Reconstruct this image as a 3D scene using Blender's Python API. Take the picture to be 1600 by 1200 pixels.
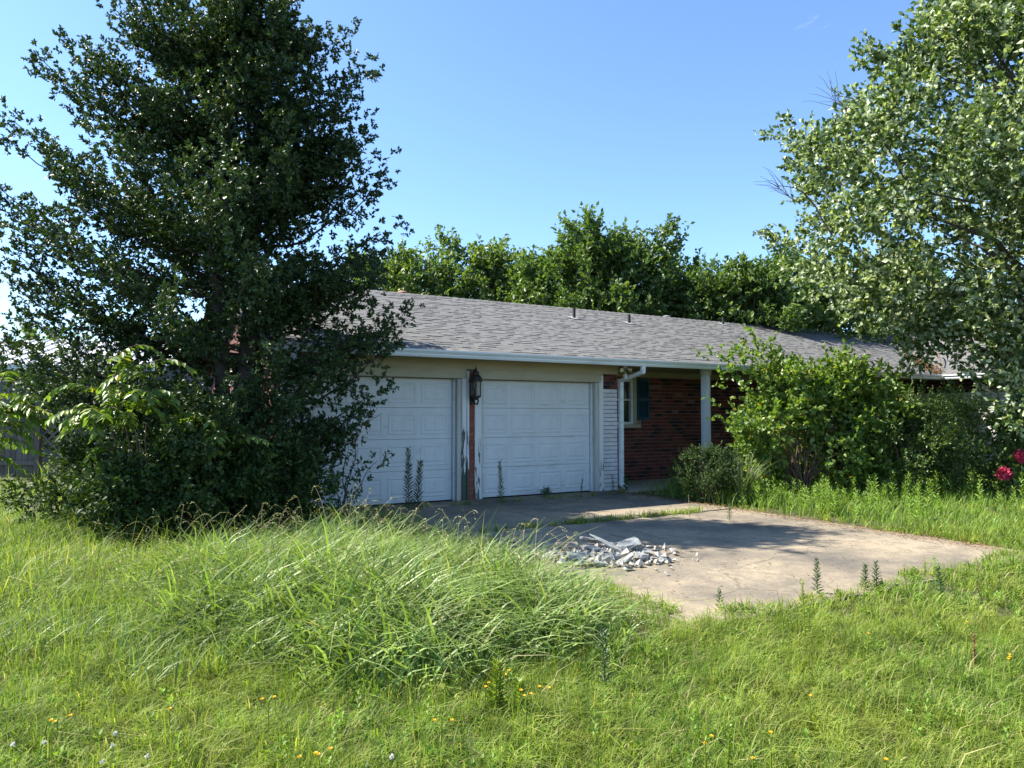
import bpy, bmesh, math, random
import numpy as np
from mathutils import Vector, Matrix, noise as mnoise
R = math.radians
scene = bpy.context.scene
C = scene.collection
for o in list(bpy.data.objects): bpy.data.objects.remove(o)
rng = np.random.default_rng(7)
random.seed(7)

# ------------------------------------------------------------------ camera
CAM_H, PITCH, FPX = 1.4926, R(2.46), 1110.0
cam_d = bpy.data.cameras.new('camera'); cam = bpy.data.objects.new('camera', cam_d); C.objects.link(cam)
cam.location = (0, 0, CAM_H); cam.rotation_euler = (R(90) + PITCH, 0, 0)
cam_d.sensor_width = 36; cam_d.lens = 36 * FPX / 1600; cam_d.clip_start = 0.05; cam_d.clip_end = 2000
scene.camera = cam
# ------------------------------------------------------------------ sun and sky
SUN_EL = R(47); SH = Vector((-0.992, 0.125)).normalized()
s_dir = Vector((SH.x * math.cos(SUN_EL), SH.y * math.cos(SUN_EL), math.sin(SUN_EL)))
sd = bpy.data.lights.new('sun', 'SUN'); sd.energy = 5.0; sd.angle = R(0.53); sd.color = (1.0, 0.94, 0.83)
sun = bpy.data.objects.new('sun', sd); C.objects.link(sun)
sun.rotation_euler = s_dir.to_track_quat('Z', 'Y').to_euler()
world = bpy.data.worlds.new('World'); scene.world = world; world.use_nodes = True
nt = world.node_tree; nt.nodes.clear()
def N(nt, t, **k):
    n = nt.nodes.new(t)
    for a, b in k.items(): setattr(n, a, b)
    return n
sky = N(nt, 'ShaderNodeTexSky', sky_type='NISHITA', sun_disc=False, sun_elevation=SUN_EL,
        sun_rotation=math.atan2(SH.x, SH.y), altitude=300, air_density=1.0, dust_density=0.3, ozone_density=6.5)
bg = N(nt, 'ShaderNodeBackground'); bg.inputs[1].default_value = 0.112
out = N(nt, 'ShaderNodeOutputWorld')
# thin streaky cirrus, the same all round the sky
tc = N(nt, 'ShaderNodeTexCoord'); mp = N(nt, 'ShaderNodeMapping'); mp.inputs['Scale'].default_value = (1.6, 1.6, 5.0)
mp.inputs['Location'].default_value = (2.6, 0.2, 2.2)
no = N(nt, 'ShaderNodeTexNoise'); no.inputs['Scale'].default_value = 2.1; no.inputs['Detail'].default_value = 9; no.inputs['Roughness'].default_value = 0.62
no.inputs['Distortion'].default_value = 0.5
rp = N(nt, 'ShaderNodeValToRGB'); rp.color_ramp.elements[0].position = 0.625; rp.color_ramp.elements[1].position = 1.0
rp.color_ramp.elements[1].color = (0.75, 0.75, 0.75, 1)
mx = N(nt, 'ShaderNodeMix', data_type='RGBA'); mx.inputs[7].default_value = (6.0, 6.3, 6.7, 1)
nt.links.new(tc.outputs['Generated'], mp.inputs[0]); nt.links.new(mp.outputs[0], no.inputs[0]); nt.links.new(no.outputs[0], rp.inputs[0])
nt.links.new(rp.outputs[0], mx.inputs[0]); nt.links.new(sky.outputs[0], mx.inputs[6]); nt.links.new(mx.outputs[2], bg.inputs[0]); nt.links.new(bg.outputs[0], out.inputs[0])
scene.view_settings.view_transform = 'Standard'; scene.view_settings.look = 'None'
scene.view_settings.exposure = 1.5; scene.view_settings.gamma = 1; scene.view_settings.use_curve_mapping = False

cy = scene.cycles; cy.max_bounces = 5; cy.diffuse_bounces = 3; cy.glossy_bounces = 2; cy.transmission_bounces = 4; cy.transparent_max_bounces = 4
cy.caustics_reflective = False; cy.caustics_refractive = False
# ------------------------------------------------------------------ helpers
def tag(o, label=None, cat=None, group=None, kind=None):
    if label: o['label'] = label
    if cat: o['category'] = cat
    if group: o['group'] = group
    if kind: o['kind'] = kind
    return o
def empty(name, loc=(0, 0, 0), rz=0, label=None, cat=None, group=None):
    o = bpy.data.objects.new(name, None); C.objects.link(o); o.location = loc; o.rotation_euler = (0, 0, rz)
    o.empty_display_size = 0.1
    return tag(o, label, cat, group)
def link(name, me, parent=None):
    o = bpy.data.objects.new(name, me); C.objects.link(o)
    if parent is not None: o.parent = parent
    return o
def npmesh(name, V, F, mat=None, smooth=False):
    V = np.asarray(V, np.float32); F = np.asarray(F, np.int32); k = F.shape[1]; m = len(F)
    me = bpy.data.meshes.new(name)
    me.vertices.add(len(V)); me.vertices.foreach_set('co', V.ravel())
    me.loops.add(m * k); me.loops.foreach_set('vertex_index', F.ravel())
    me.polygons.add(m); me.polygons.foreach_set('loop_start', np.arange(0, m * k, k, dtype=np.int32))
    if smooth: me.polygons.foreach_set('use_smooth', np.ones(m, bool))
    if mat: me.materials.append(mat)
    me.update(calc_edges=True); me.validate()
    return me
class MB:
    """collects simple solids into one mesh"""
    def __init__(s): s.v = []; s.f = []
    def add(s, V, F):
        b = len(s.v); s.v += [tuple(p) for p in V]; s.f += [tuple(i + b for i in q) for q in F]; return s
    def box(s, x0, x1, y0, y1, z0, z1):
        return s.add([(x0,y0,z0),(x1,y0,z0),(x1,y1,z0),(x0,y1,z0),(x0,y0,z1),(x1,y0,z1),(x1,y1,z1),(x0,y1,z1)],
                     [(0,3,2,1),(4,5,6,7),(0,1,5,4),(1,2,6,5),(2,3,7,6),(3,0,4,7)])
    def prism(s, prof, axis, a, b):
        """profile (p,q) extruded along axis 'x' ((p,q)=(y,z)) or 'y' ((p,q)=(x,z))"""
        n = len(prof)
        mk = (lambda t, p: (t, p[0], p[1])) if axis == 'x' else (lambda t, p: (p[0], t, p[1]))
        V = [mk(a, p) for p in prof] + [mk(b, p) for p in prof]
        F = [(i, (i + 1) % n, n + (i + 1) % n, n + i) for i in range(n)] + [tuple(range(n))[::-1], tuple(range(n, 2 * n))]
        return s.add(V, F)
    def bar(s, p, q, r, n=6, r2=None):
        p = Vector(p); q = Vector(q); d = (q - p).normalized(); r2 = r if r2 is None else r2
        a = d.orthogonal().normalized(); b = d.cross(a); V = []
        for c, rr in ((p, r), (q, r2)):
            for i in range(n):
                t = 2 * math.pi * i / n; V.append(c + (a * math.cos(t) + b * math.sin(t)) * rr)
        F = [(i, (i + 1) % n, n + (i + 1) % n, n + i) for i in range(n)] + [tuple(range(n))[::-1], tuple(range(n, 2 * n))]
        return s.add(V, F)
    def plank(s, p, q, w, t, side=(0, 1, 0)):
        """flat board from p to q, width w, thickness t along side"""
        p = Vector(p); q = Vector(q); d = (q - p).normalized(); n = Vector(side).normalized(); b = d.cross(n).normalized()
        V = [c + b * (w / 2 * i) + n * (t / 2 * j) for c in (p, q) for i, j in ((-1, -1), (1, -1), (1, 1), (-1, 1))]
        return s.add(V, [(0,1,2,3),(7,6,5,4),(0,4,5,1),(1,5,6,2),(2,6,7,3),(3,7,4,0)])
    def lathe(s, prof, n=16, c=(0, 0, 0), flute=None):
        V = []; k = len(prof)
        for r, z in prof:
            for i in range(n):
                t = 2 * math.pi * i / n; rr = r * (1 - (flute if (flute and i % 2) else 0))
                V.append((c[0] + rr * math.cos(t), c[1] + rr * math.sin(t), c[2] + z))
        F = [(j * n + i, j * n + (i + 1) % n, (j + 1) * n + (i + 1) % n, (j + 1) * n + i) for j in range(k - 1) for i in range(n)]
        F += [tuple(range(n))[::-1], tuple(range((k - 1) * n, k * n))]
        return s.add(V, F)
    def mesh(s, name, mat=None, smooth=False):
        me = bpy.data.meshes.new(name); me.from_pydata(s.v, [], s.f); me.update()
        bm = bmesh.new(); bm.from_mesh(me); bmesh.ops.recalc_face_normals(bm, faces=bm.faces); bm.to_mesh(me); bm.free()
        if mat: me.materials.append(mat)
        if smooth: me.polygons.foreach_set('use_smooth', np.ones(len(me.polygons), bool))
        return me
    def build(s, name, mat, parent=None, smooth=False, bevel=0):
        o = link(name, s.mesh(name, mat, smooth), parent)
        if bevel:
            b = o.modifiers.new('bevel', 'BEVEL'); b.width = bevel; b.segments = 2; b.limit_method = 'ANGLE'
        return o

# ------------------------------------------------------------------ materials
MATS = {}
def pmat(name, col, rough=0.7, noise=None, bump=None, spec=0.4, metal=0.0, coords='Object', stain=None):
    """col: base colour; noise: (scale, colour2, lo, hi) mottling; bump: (scale, strength); stain: a second mottling"""
    m = bpy.data.materials.new(name); m.use_nodes = True; nt = m.node_tree; b = nt.nodes['Principled BSDF']
    b.inputs['Base Color'].default_value = (*col, 1); b.inputs['Roughness'].default_value = rough
    b.inputs['Specular IOR Level'].default_value = spec; b.inputs['Metallic'].default_value = metal
    tc = N(nt, 'ShaderNodeTexCoord'); src = None
    for lay in (noise, stain):
        if not lay: continue
        sc, c2, lo, hi = lay
        n = N(nt, 'ShaderNodeTexNoise'); n.inputs['Detail'].default_value = 8; n.inputs['Roughness'].default_value = 0.65
        if isinstance(sc, tuple):
            mp = N(nt, 'ShaderNodeMapping'); mp.inputs['Scale'].default_value = sc; nt.links.new(tc.outputs[coords], mp.inputs[0]); nt.links.new(mp.outputs[0], n.inputs[0]); n.inputs['Scale'].default_value = 1
        else:
            nt.links.new(tc.outputs[coords], n.inputs[0]); n.inputs['Scale'].default_value = sc
        mr = N(nt, 'ShaderNodeMapRange'); mr.inputs[1].default_value = lo; mr.inputs[2].default_value = hi; nt.links.new(n.outputs[0], mr.inputs[0])
        mx = N(nt, 'ShaderNodeMix', data_type='RGBA'); mx.inputs[7].default_value = (*c2, 1)
        nt.links.new(mr.outputs[0], mx.inputs[0])
        if src is None: mx.inputs[6].default_value = (*col, 1)
        else: nt.links.new(src, mx.inputs[6])
        src = mx.outputs[2]
    if src is not None: nt.links.new(src, b.inputs['Base Color'])
    if bump:
        n = N(nt, 'ShaderNodeTexNoise'); n.inputs['Scale'].default_value = bump[0]; n.inputs['Detail'].default_value = 6
        nt.links.new(tc.outputs[coords], n.inputs[0]); bp = N(nt, 'ShaderNodeBump'); bp.inputs['Strength'].default_value = bump[1]; bp.inputs['Distance'].default_value = 0.02
        nt.links.new(n.outputs[0], bp.inputs['Height']); nt.links.new(bp.outputs[0], b.inputs['Normal'])
    MATS[name] = m; return m
def varmat(name, cols, rough=0.8, by='Object', grain=None, spec=0.3, bump=None):
    """colour picked per object / per island out of a constant ramp, plus fine grain"""
    m = bpy.data.materials.new(name); m.use_nodes = True; nt = m.node_tree; b = nt.nodes['Principled BSDF']
    b.inputs['Roughness'].default_value = rough; b.inputs['Specular IOR Level'].default_value = spec
    if by == 'Object': rnd = N(nt, 'ShaderNodeObjectInfo').outputs['Random']
    else: rnd = N(nt, 'ShaderNodeNewGeometry').outputs['Random Per Island']
    r = N(nt, 'ShaderNodeValToRGB'); cr = r.color_ramp
    while len(cr.elements) < len(cols): cr.elements.new(0.5)
    for i, (p, c) in enumerate(cols): cr.elements[i].position = p; cr.elements[i].color = (*c, 1)
    nt.links.new(rnd, r.inputs[0]); src = r.outputs[0]
    tc = N(nt, 'ShaderNodeTexCoord')
    if grain:
        n = N(nt, 'ShaderNodeTexNoise'); n.inputs['Scale'].default_value = grain[0]; n.inputs['Detail'].default_value = 6
        nt.links.new(tc.outputs['Object'], n.inputs[0])
        mr = N(nt, 'ShaderNodeMapRange'); mr.inputs[3].default_value = 1 - grain[1]; mr.inputs[4].default_value = 1 + grain[1]; nt.links.new(n.outputs[0], mr.inputs[0])
        mx = N(nt, 'ShaderNodeVectorMath', operation='SCALE'); nt.links.new(src, mx.inputs[0]); nt.links.new(mr.outputs[0], mx.inputs['Scale']); src = mx.outputs[0]
        if bump:
            bp = N(nt, 'ShaderNodeBump'); bp.inputs['Strength'].default_value = bump; bp.inputs['Distance'].default_value = 0.01
            nt.links.new(n.outputs[0], bp.inputs['Height']); nt.links.new(bp.outputs[0], b.inputs['Normal'])
    nt.links.new(src, b.inputs['Base Color']); MATS[name] = m; return m
def leafmat(name, cols, trans=0.35, rough=0.45, spec=0.5, patch=None, tcol=(1.25, 1.35, 0.45)):
    """two-sided leaf: gloss + diffuse + light through the blade; colour differs leaf by leaf, and in patches over the ground"""
    m = bpy.data.materials.new(name); m.use_nodes = True; nt = m.node_tree; b = nt.nodes['Principled BSDF']; o = nt.nodes['Material Output']
    b.inputs['Roughness'].default_value = rough; b.inputs['Specular IOR Level'].default_value = spec
    g = N(nt, 'ShaderNodeNewGeometry'); r = N(nt, 'ShaderNodeValToRGB'); cr = r.color_ramp
    while len(cr.elements) < len(cols): cr.elements.new(0.5)
    for i, (p, c) in enumerate(cols): cr.elements[i].position = p; cr.elements[i].color = (*c, 1)
    nt.links.new(g.outputs['Random Per Island'], r.inputs[0]); src = r.outputs[0]
    if patch:
        tc = N(nt, 'ShaderNodeTexCoord'); n = N(nt, 'ShaderNodeTexNoise'); n.inputs['Scale'].default_value = patch[0]; n.inputs['Detail'].default_value = 4
        nt.links.new(tc.outputs['Object'], n.inputs[0]); mr = N(nt, 'ShaderNodeMapRange'); mr.inputs[1].default_value = 0.4; mr.inputs[2].default_value = 0.66
        mr.inputs[4].default_value = patch[2]
        nt.links.new(n.outputs[0], mr.inputs[0]); mx = N(nt, 'ShaderNodeMix', data_type='RGBA'); mx.inputs[7].default_value = (*patch[1], 1)
        nt.links.new(mr.outputs[0], mx.inputs[0]); nt.links.new(src, mx.inputs[6]); src = mx.outputs[2]
    if patch:
        n = N(nt, 'ShaderNodeTexNoise'); n.inputs['Scale'].default_value = patch[0] * 5.5; n.inputs['Detail'].default_value = 3; nt.links.new(tc.outputs['Object'], n.inputs[0])
        mr = N(nt, 'ShaderNodeMapRange'); mr.inputs[1].default_value = 0.35; mr.inputs[2].default_value = 0.68; mr.inputs[3].default_value = 0.68; mr.inputs[4].default_value = 1.25; nt.links.new(n.outputs[0], mr.inputs[0])
        vs = N(nt, 'ShaderNodeVectorMath', operation='SCALE'); nt.links.new(src, vs.inputs[0]); nt.links.new(mr.outputs[0], vs.inputs['Scale']); src = vs.outputs[0]
    nt.links.new(src, b.inputs['Base Color'])
    t = N(nt, 'ShaderNodeBsdfTranslucent'); vm = N(nt, 'ShaderNodeVectorMath', operation='MULTIPLY'); vm.inputs[1].default_value = tcol
    nt.links.new(src, vm.inputs[0]); nt.links.new(vm.outputs[0], t.inputs[0])
    ms = N(nt, 'ShaderNodeMixShader'); ms.inputs[0].default_value = trans
    nt.links.new(b.outputs[0], ms.inputs[1]); nt.links.new(t.outputs[0], ms.inputs[2]); nt.links.new(ms.outputs[0], o.inputs[0])
    MATS[name] = m; return m
def peel(name, paint, wood, zlo, zhi, amt):
    """flaking paint: more bare wood towards the wet foot of the board"""
    m = bpy.data.materials.new(name); m.use_nodes = True; nt = m.node_tree; b = nt.nodes['Principled BSDF']; b.inputs['Roughness'].default_value = 0.7
    tc = N(nt, 'ShaderNodeTexCoord'); mp = N(nt, 'ShaderNodeMapping'); mp.inputs['Scale'].default_value = (22, 22, 3.2)
    n = N(nt, 'ShaderNodeTexNoise'); n.inputs['Scale'].default_value = 1; n.inputs['Detail'].default_value = 7; n.inputs['Roughness'].default_value = 0.6
    nt.links.new(tc.outputs['Object'], mp.inputs[0]); nt.links.new(mp.outputs[0], n.inputs[0])
    sx = N(nt, 'ShaderNodeSeparateXYZ'); nt.links.new(tc.outputs['Object'], sx.inputs[0])
    mr = N(nt, 'ShaderNodeMapRange'); mr.inputs[1].default_value = zlo; mr.inputs[2].default_value = zhi; mr.inputs[3].default_value = amt; mr.inputs[4].default_value = -0.2
    nt.links.new(sx.outputs[2], mr.inputs[0]); ad = N(nt, 'ShaderNodeMath', operation='ADD'); nt.links.new(n.outputs[0], ad.inputs[0]); nt.links.new(mr.outputs[0], ad.inputs[1])
    st = N(nt, 'ShaderNodeMapRange'); st.inputs[1].default_value = 0.60; st.inputs[2].default_value = 0.63; nt.links.new(ad.outputs[0], st.inputs[0])
    mx = N(nt, 'ShaderNodeMix', data_type='RGBA'); mx.inputs[6].default_value = (*paint, 1); mx.inputs[7].default_value = (*wood, 1)
    nt.links.new(st.outputs[0], mx.inputs[0]); nt.links.new(mx.outputs[2], b.inputs['Base Color'])
    bp = N(nt, 'ShaderNodeBump'); bp.inputs['Strength'].default_value = 0.5; bp.inputs['Distance'].default_value = 0.004; bp.invert = True
    nt.links.new(st.outputs[0], bp.inputs['Height']); nt.links.new(bp.outputs[0], b.inputs['Normal']); MATS[name] = m; return m

door_m = pmat('door_paint', (0.62, 0.64, 0.64), 0.45, ((3, 3, 0.8), (0.53, 0.55, 0.55), 0.45, 0.8), (160, 0.05), stain=((1.3, 1.3, 5), (0.33, 0.34, 0.32), 0.56, 0.8))
trim_m = pmat('tan_trim', (0.42, 0.39, 0.29), 0.65, ((2, 6, 6), (0.34, 0.31, 0.22), 0.4, 0.75))
soffit_m = pmat('soffit_tan', (0.36, 0.31, 0.20), 0.7, (1.5, (0.28, 0.24, 0.15), 0.4, 0.8))
case_m = peel('peeling_casing', (0.66, 0.66, 0.63), (0.10, 0.10, 0.085), 0.0, 2.1, 0.14)
rot_m = peel('rotten_casing', (0.66, 0.67, 0.66), (0.055, 0.075, 0.05), 0.0, 2.0, 0.34)
jamb_m = pmat('jamb_grey', (0.50, 0.50, 0.46), 0.7, ((8, 8, 1.5), (0.38, 0.37, 0.33), 0.4, 0.7))
gut_m = pmat('gutter_white', (0.66, 0.70, 0.70), 0.4, ((1.2, 9, 9), (0.42, 0.44, 0.42), 0.5, 0.8))
dark_m = pmat('dark_gap', (0.02, 0.02, 0.02), 0.9)
mortar_m = pmat('mortar', (0.30, 0.22, 0.19), 0.95, (30, (0.26, 0.2, 0.17), 0.4, 0.7))
wmortar_m = pmat('painted_mortar', (0.17, 0.165, 0.16), 0.95, (30, (0.1, 0.1, 0.1), 0.4, 0.7))
brick_m = varmat('red_brick', [(0.0, (0.13, 0.038, 0.03)), (0.3, (0.165, 0.048, 0.036)), (0.55, (0.10, 0.031, 0.027)), (0.70, (0.04, 0.023, 0.024)), (0.86, (0.024, 0.02, 0.022)), (0.93, (0.15, 0.055, 0.045)), (0.985, (0.19, 0.12, 0.10))], 0.85, 'Object', (18, 0.3), bump=0.4)
for e in brick_m.node_tree.nodes:
    if e.bl_idname == 'ShaderNodeValToRGB': e.color_ramp.interpolation = 'CONSTANT'
brick_i = brick_m.copy(); brick_i.name = 'red_brick_mass'
_n = brick_i.node_tree; _oi = [n for n in _n.nodes if n.bl_idname == 'ShaderNodeObjectInfo'][0]; _g = _n.nodes.new('ShaderNodeNewGeometry')
_r = [n for n in _n.nodes if n.bl_idname == 'ShaderNodeValToRGB'][0]; _n.links.new(_g.outputs['Random Per Island'], _r.inputs[0])
strip_m = varmat('orange_brick', [(0, (0.27, 0.075, 0.045)), (0.5, (0.22, 0.06, 0.04)), (1, (0.3, 0.1, 0.06))], 0.85, 'Object', (22, 0.3), bump=0.4)
wbrick_m = varmat('white_painted_brick', [(0, (0.56, 0.55, 0.54)), (0.5, (0.62, 0.61, 0.59)), (1, (0.5, 0.49, 0.49))], 0.75, 'Object', (14, 0.14), bump=0.35)
wallb_m = pmat('plain_wall', (0.12, 0.04, 0.03), 0.9, (9, (0.06, 0.03, 0.025), 0.4, 0.7), (40, 0.4))
shing = [(0.0, (0.116, 0.115, 0.112)), (0.3, (0.14, 0.138, 0.134)), (0.6, (0.16, 0.157, 0.152)), (0.85, (0.128, 0.126, 0.123)), (1.0, (0.173, 0.169, 0.163))]
shing_o = varmat('shingle', shing, 0.95, 'Object', (60, 0.35), spec=0.15)
shing_i = varmat('shingle_mass', shing, 0.95, 'Island', (60, 0.35), spec=0.15)
under_m = pmat('shingle_underlayer', (0.055, 0.052, 0.05), 0.95, (50, (0.03, 0.03, 0.03), 0.4, 0.7))
pipe_m = pmat('vent_black', (0.02, 0.02, 0.02), 0.6)
lead_m = pmat('flashing', (0.42, 0.42, 0.42), 0.5, (12, (0.3, 0.3, 0.3), 0.4, 0.7))
rust_m = pmat('rusty_turbine', (0.33, 0.13, 0.09), 0.6, (20, (0.42, 0.24, 0.18), 0.4, 0.7))
alu_m = pmat('turbine_silver', (0.5, 0.52, 0.54), 0.35, metal=0.7)
shut_m = pmat('teal_shutter', (0.008, 0.05, 0.08), 0.5, (9, (0.014, 0.06, 0.085), 0.4, 0.7))
col_m = pmat('column_white', (0.62, 0.65, 0.66), 0.55, ((30, 30, 1.5), (0.42, 0.45, 0.46), 0.45, 0.75))
iron_m = pmat('lantern_iron', (0.022, 0.022, 0.02), 0.5, (30, (0.05, 0.045, 0.04), 0.5, 0.8))
conc_m = pmat('slab_concrete', (0.36, 0.32, 0.26), 0.9, (3, (0.27, 0.24, 0.2), 0.4, 0.7), (60, 0.3))
glass_m = bpy.data.materials.new('window_glass'); glass_m.use_nodes = True
_b = glass_m.node_tree.nodes['Principled BSDF']; _b.inputs['Base Color'].default_value = (0.02, 0.025, 0.025, 1); _b.inputs['Roughness'].default_value = 0.06
lglass_m = bpy.data.materials.new('lantern_glass'); lglass_m.use_nodes = True
_b = lglass_m.node_tree.nodes['Principled BSDF']; _b.inputs['Base Color'].default_value = (0.8, 0.8, 0.72, 1); _b.inputs['Roughness'].default_value = 0.12; _b.inputs['Transmission Weight'].default_value = 0.9; _b.inputs['IOR'].default_value = 1.1
candle_m = pmat('candle_tube', (0.7, 0.66, 0.52), 0.5)
bark_d = pmat('dark_bark', (0.05, 0.038, 0.028), 0.95, ((14, 14, 2), (0.10, 0.08, 0.065), 0.4, 0.7), (30, 0.5))
bark_l = pmat('grey_bark', (0.14, 0.12, 0.10), 0.95, ((14, 14, 3), (0.07, 0.06, 0.05), 0.4, 0.7), (30, 0.5))
twig_m = pmat('brown_twig', (0.13, 0.085, 0.055), 0.9)
wood_m = varmat('weathered_wood', [(0, (0.12, 0.105, 0.09)), (0.5, (0.17, 0.15, 0.13)), (1, (0.085, 0.075, 0.065))], 0.9, 'Object', (25, 0.35))
metal_m = pmat('white_metal_roof', (0.68, 0.68, 0.66), 0.4, (2, (0.58, 0.57, 0.54), 0.4, 0.75))
shed_m = pmat('shed_blue_grey', (0.12, 0.13, 0.15), 0.7, (4, (0.09, 0.1, 0.11), 0.4, 0.7))

# ------------------------------------------------------------------ house frame: x along the garage front, y into the house
HA = 0.52741939; HX, HY = -0.51943188, 12.58410604
ca, sa = math.cos(HA), math.sin(HA)
def h2w(u, v, z=0.0): return (HX + u * ca - v * sa, HY + u * sa + v * ca, z)
def w2h(x, y): return ((x - HX) * ca + (y - HY) * sa, -(x - HX) * sa + (y - HY) * ca)
def ray(px, py):
    c, s = math.cos(PITCH), math.sin(PITCH); a = (px - 800) / FPX; b = (600 - py) / FPX
    return np.array([a, c - b * s, s + b * c])
def gnd(px, py, z=0.0):                     # where a sight line of the photo meets the level z
    d = ray(px, py); t = (z - CAM_H) / d[2]; return d[0] * t, d[1] * t
def at(px, py, depth):                      # the point on a sight line at a distance y
    d = ray(px, py); t = depth / d[1]; return d[0] * t, depth, CAM_H + d[2] * t

# ------------------------------------------------------------------ ground and driveway
GZ = -0.03
soil_m = pmat('soil', (0.055, 0.06, 0.022), 0.95, (1.7, (0.10, 0.085, 0.045), 0.4, 0.7), (30, 0.6), stain=(14, (0.035, 0.045, 0.015), 0.45, 0.7))
g = np.linspace(-1, 1, 91); gx = np.sign(g) * (np.abs(g) ** 3) * 400
X, Y = np.meshgrid(gx, gx + 8); Z = np.full_like(X, GZ) + 0.012 * np.sin(X * 1.3) * np.cos(Y * 1.1) * (np.hypot(X, Y - 8) < 40)
idx = np.arange(91 * 91).reshape(91, 91)
F = np.stack([idx[:-1, :-1], idx[:-1, 1:], idx[1:, 1:], idx[1:, :-1]], -1).reshape(-1, 4)
tag(link('ground', npmesh('ground', np.stack([X, Y, Z], -1).reshape(-1, 3), F, soil_m, True)), kind='structure')

drive_m = pmat('driveway_concrete', (0.30, 0.245, 0.168), 0.92, (0.6, (0.10, 0.09, 0.075), 0.42, 0.64), (90, 0.35), stain=(5, (0.16, 0.135, 0.10), 0.48, 0.72))
_nt = drive_m.node_tree                      # hairline cracks and gritty speckle
_tc = N(_nt, 'ShaderNodeTexCoord'); _v = N(_nt, 'ShaderNodeTexVoronoi', feature='DISTANCE_TO_EDGE'); _v.inputs['Scale'].default_value = 0.32
_nz = N(_nt, 'ShaderNodeTexNoise'); _nz.inputs['Scale'].default_value = 2.2; _nz.inputs['Detail'].default_value = 6
_ad = N(_nt, 'ShaderNodeMix', data_type='VECTOR'); _ad.inputs[0].default_value = 0.3
_nt.links.new(_tc.outputs['Object'], _ad.inputs[4]); _nt.links.new(_tc.outputs['Object'], _nz.inputs[0]); _nt.links.new(_nz.outputs['Color'], _ad.inputs[5]); _nt.links.new(_ad.outputs[1], _v.inputs[0])
_mr = N(_nt, 'ShaderNodeMapRange'); _mr.inputs[1].default_value = 0.001; _mr.inputs[2].default_value = 0.004; _mr.inputs[3].default_value = 0.7; _mr.inputs[4].default_value = 1
_nt.links.new(_v.outputs['Distance'], _mr.inputs[0])
_sp = N(_nt, 'ShaderNodeTexNoise'); _sp.inputs['Scale'].default_value = 45; _sp.inputs['Detail'].default_value = 3; _nt.links.new(_tc.outputs['Object'], _sp.inputs[0])
_m2 = N(_nt, 'ShaderNodeMapRange'); _m2.inputs[1].default_value = 0.3; _m2.inputs[2].default_value = 0.75; _m2.inputs[3].default_value = 0.8; _m2.inputs[4].default_value = 1.2; _nt.links.new(_sp.outputs[0], _m2.inputs[0])
_mu = N(_nt, 'ShaderNodeMath', operation='MULTIPLY'); _nt.links.new(_mr.outputs[0], _mu.inputs[0]); _nt.links.new(_m2.outputs[0], _mu.inputs[1])
_b = _nt.nodes['Principled BSDF']; _src = _b.inputs['Base Color'].links[0].from_socket
_sc = N(_nt, 'ShaderNodeVectorMath', operation='SCALE'); _nt.links.new(_src, _sc.inputs[0]); _nt.links.new(_mu.outputs[0], _sc.inputs['Scale']); _nt.links.new(_sc.outputs[0], _b.inputs['Base Color'])
drive = empty('driveway', (HX, HY, 0), HA); tag(drive, kind='structure')
def slab(u0, u1, v0, v1, z):
    MB().box(u0, u1, v0, v1, -0.16, z).build('slab', drive_m, drive, bevel=0.012)
slab(-3.6, 2.95, -0.45, -0.02, 0.012)       # threshold strip along the doors
slab(-3.6, -0.35, -3.0, -0.475, -0.004); slab(-0.325, 2.95, -3.0, -0.475, -0.006)
slab(-3.6, -0.30, -7.4, -3.035, -0.012); slab(-0.275, 3.02, -7.4, -3.035, -0.016)

# ------------------------------------------------------------------ the house
house = empty('ranch_house', (HX, HY, 0), HA, 'long low red brick ranch house with grey shingle roof and two white garage doors', 'house')
def part(name, mb, mat, parent=None, **k): return mb.build(name, mat, parent or house, **k)
TP = 0.361                                   # roof slope
EV, EZ, RV, RZ = -0.65, 2.52, 4.20, 2.52 + 4.85 * TP
WU = 13.3                                    # eave line of the wing
# walls
gw = part('wall', MB().box(-3.42, -3.12, 0.02, 0.2, 0, 2.46).box(-0.40, -0.10, 0.02, 0.2, 0, 2.46).box(2.56, 3.02, 0.02, 1.3, 0, 2.46)
          .box(-3.12, -0.40, 0.03, 0.2, 2.11, 2.46).box(-0.10, 2.56, 0.03, 0.2, 2.11, 2.46), wmortar_m)
sw = part('wall', MB().prism([(0.2, 0), (8.4, 0), (8.4, 2.5), (4.2, 4.0), (0.2, 2.5)], 'x', -3.42, -3.2), wallb_m)
part('wall', MB().box(-3.2, 17.5, 8.2, 8.4, 0, 2.5).box(17.3, 17.5, -5.6, 8.2, 0, 2.5).box(13.95, 17.3, -5.6, -5.4, 0, 2.5), wallb_m)
pw = part('wall', MB().box(3.02, 3.55, 1.215, 1.4, 0, 2.46).box(3.55, 4.42, 1.215, 1.4, 0, 1.27).box(3.55, 4.42, 1.215, 1.4, 2.28, 2.46)
          .box(4.42, 13.9, 1.215, 1.4, 0, 2.46), mortar_m)
ww = part('wall', MB().box(13.815, 13.95, -2.2, 1.2, 0, 2.46).box(13.815, 13.95, -5.6, -4.4, 0, 2.46).box(13.815, 13.95, -4.4, -2.2, 0, 0.9).box(13.815, 13.95, -4.4, -2.2, 2.1, 2.46), wmortar_m)
CO = 0.08
def brick_mesh(l, h, d, mat, name='brick'):
    b = 0.004; mb = MB()
    V = [(0,d,0),(l,d,0),(l,d,h),(0,d,h),(0,b,0),(l,b,0),(l,b,h),(0,b,h),(b,0,b),(l-b,0,b),(l-b,0,h-b),(b,0,h-b)]
    mb.add(V, [(0,4,5,1),(1,5,6,2),(2,6,7,3),(3,7,4,0),(4,8,9,5),(5,9,10,6),(6,10,11,7),(7,11,8,4),(8,11,10,9)])
    return mb.mesh(name, mat)
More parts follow.
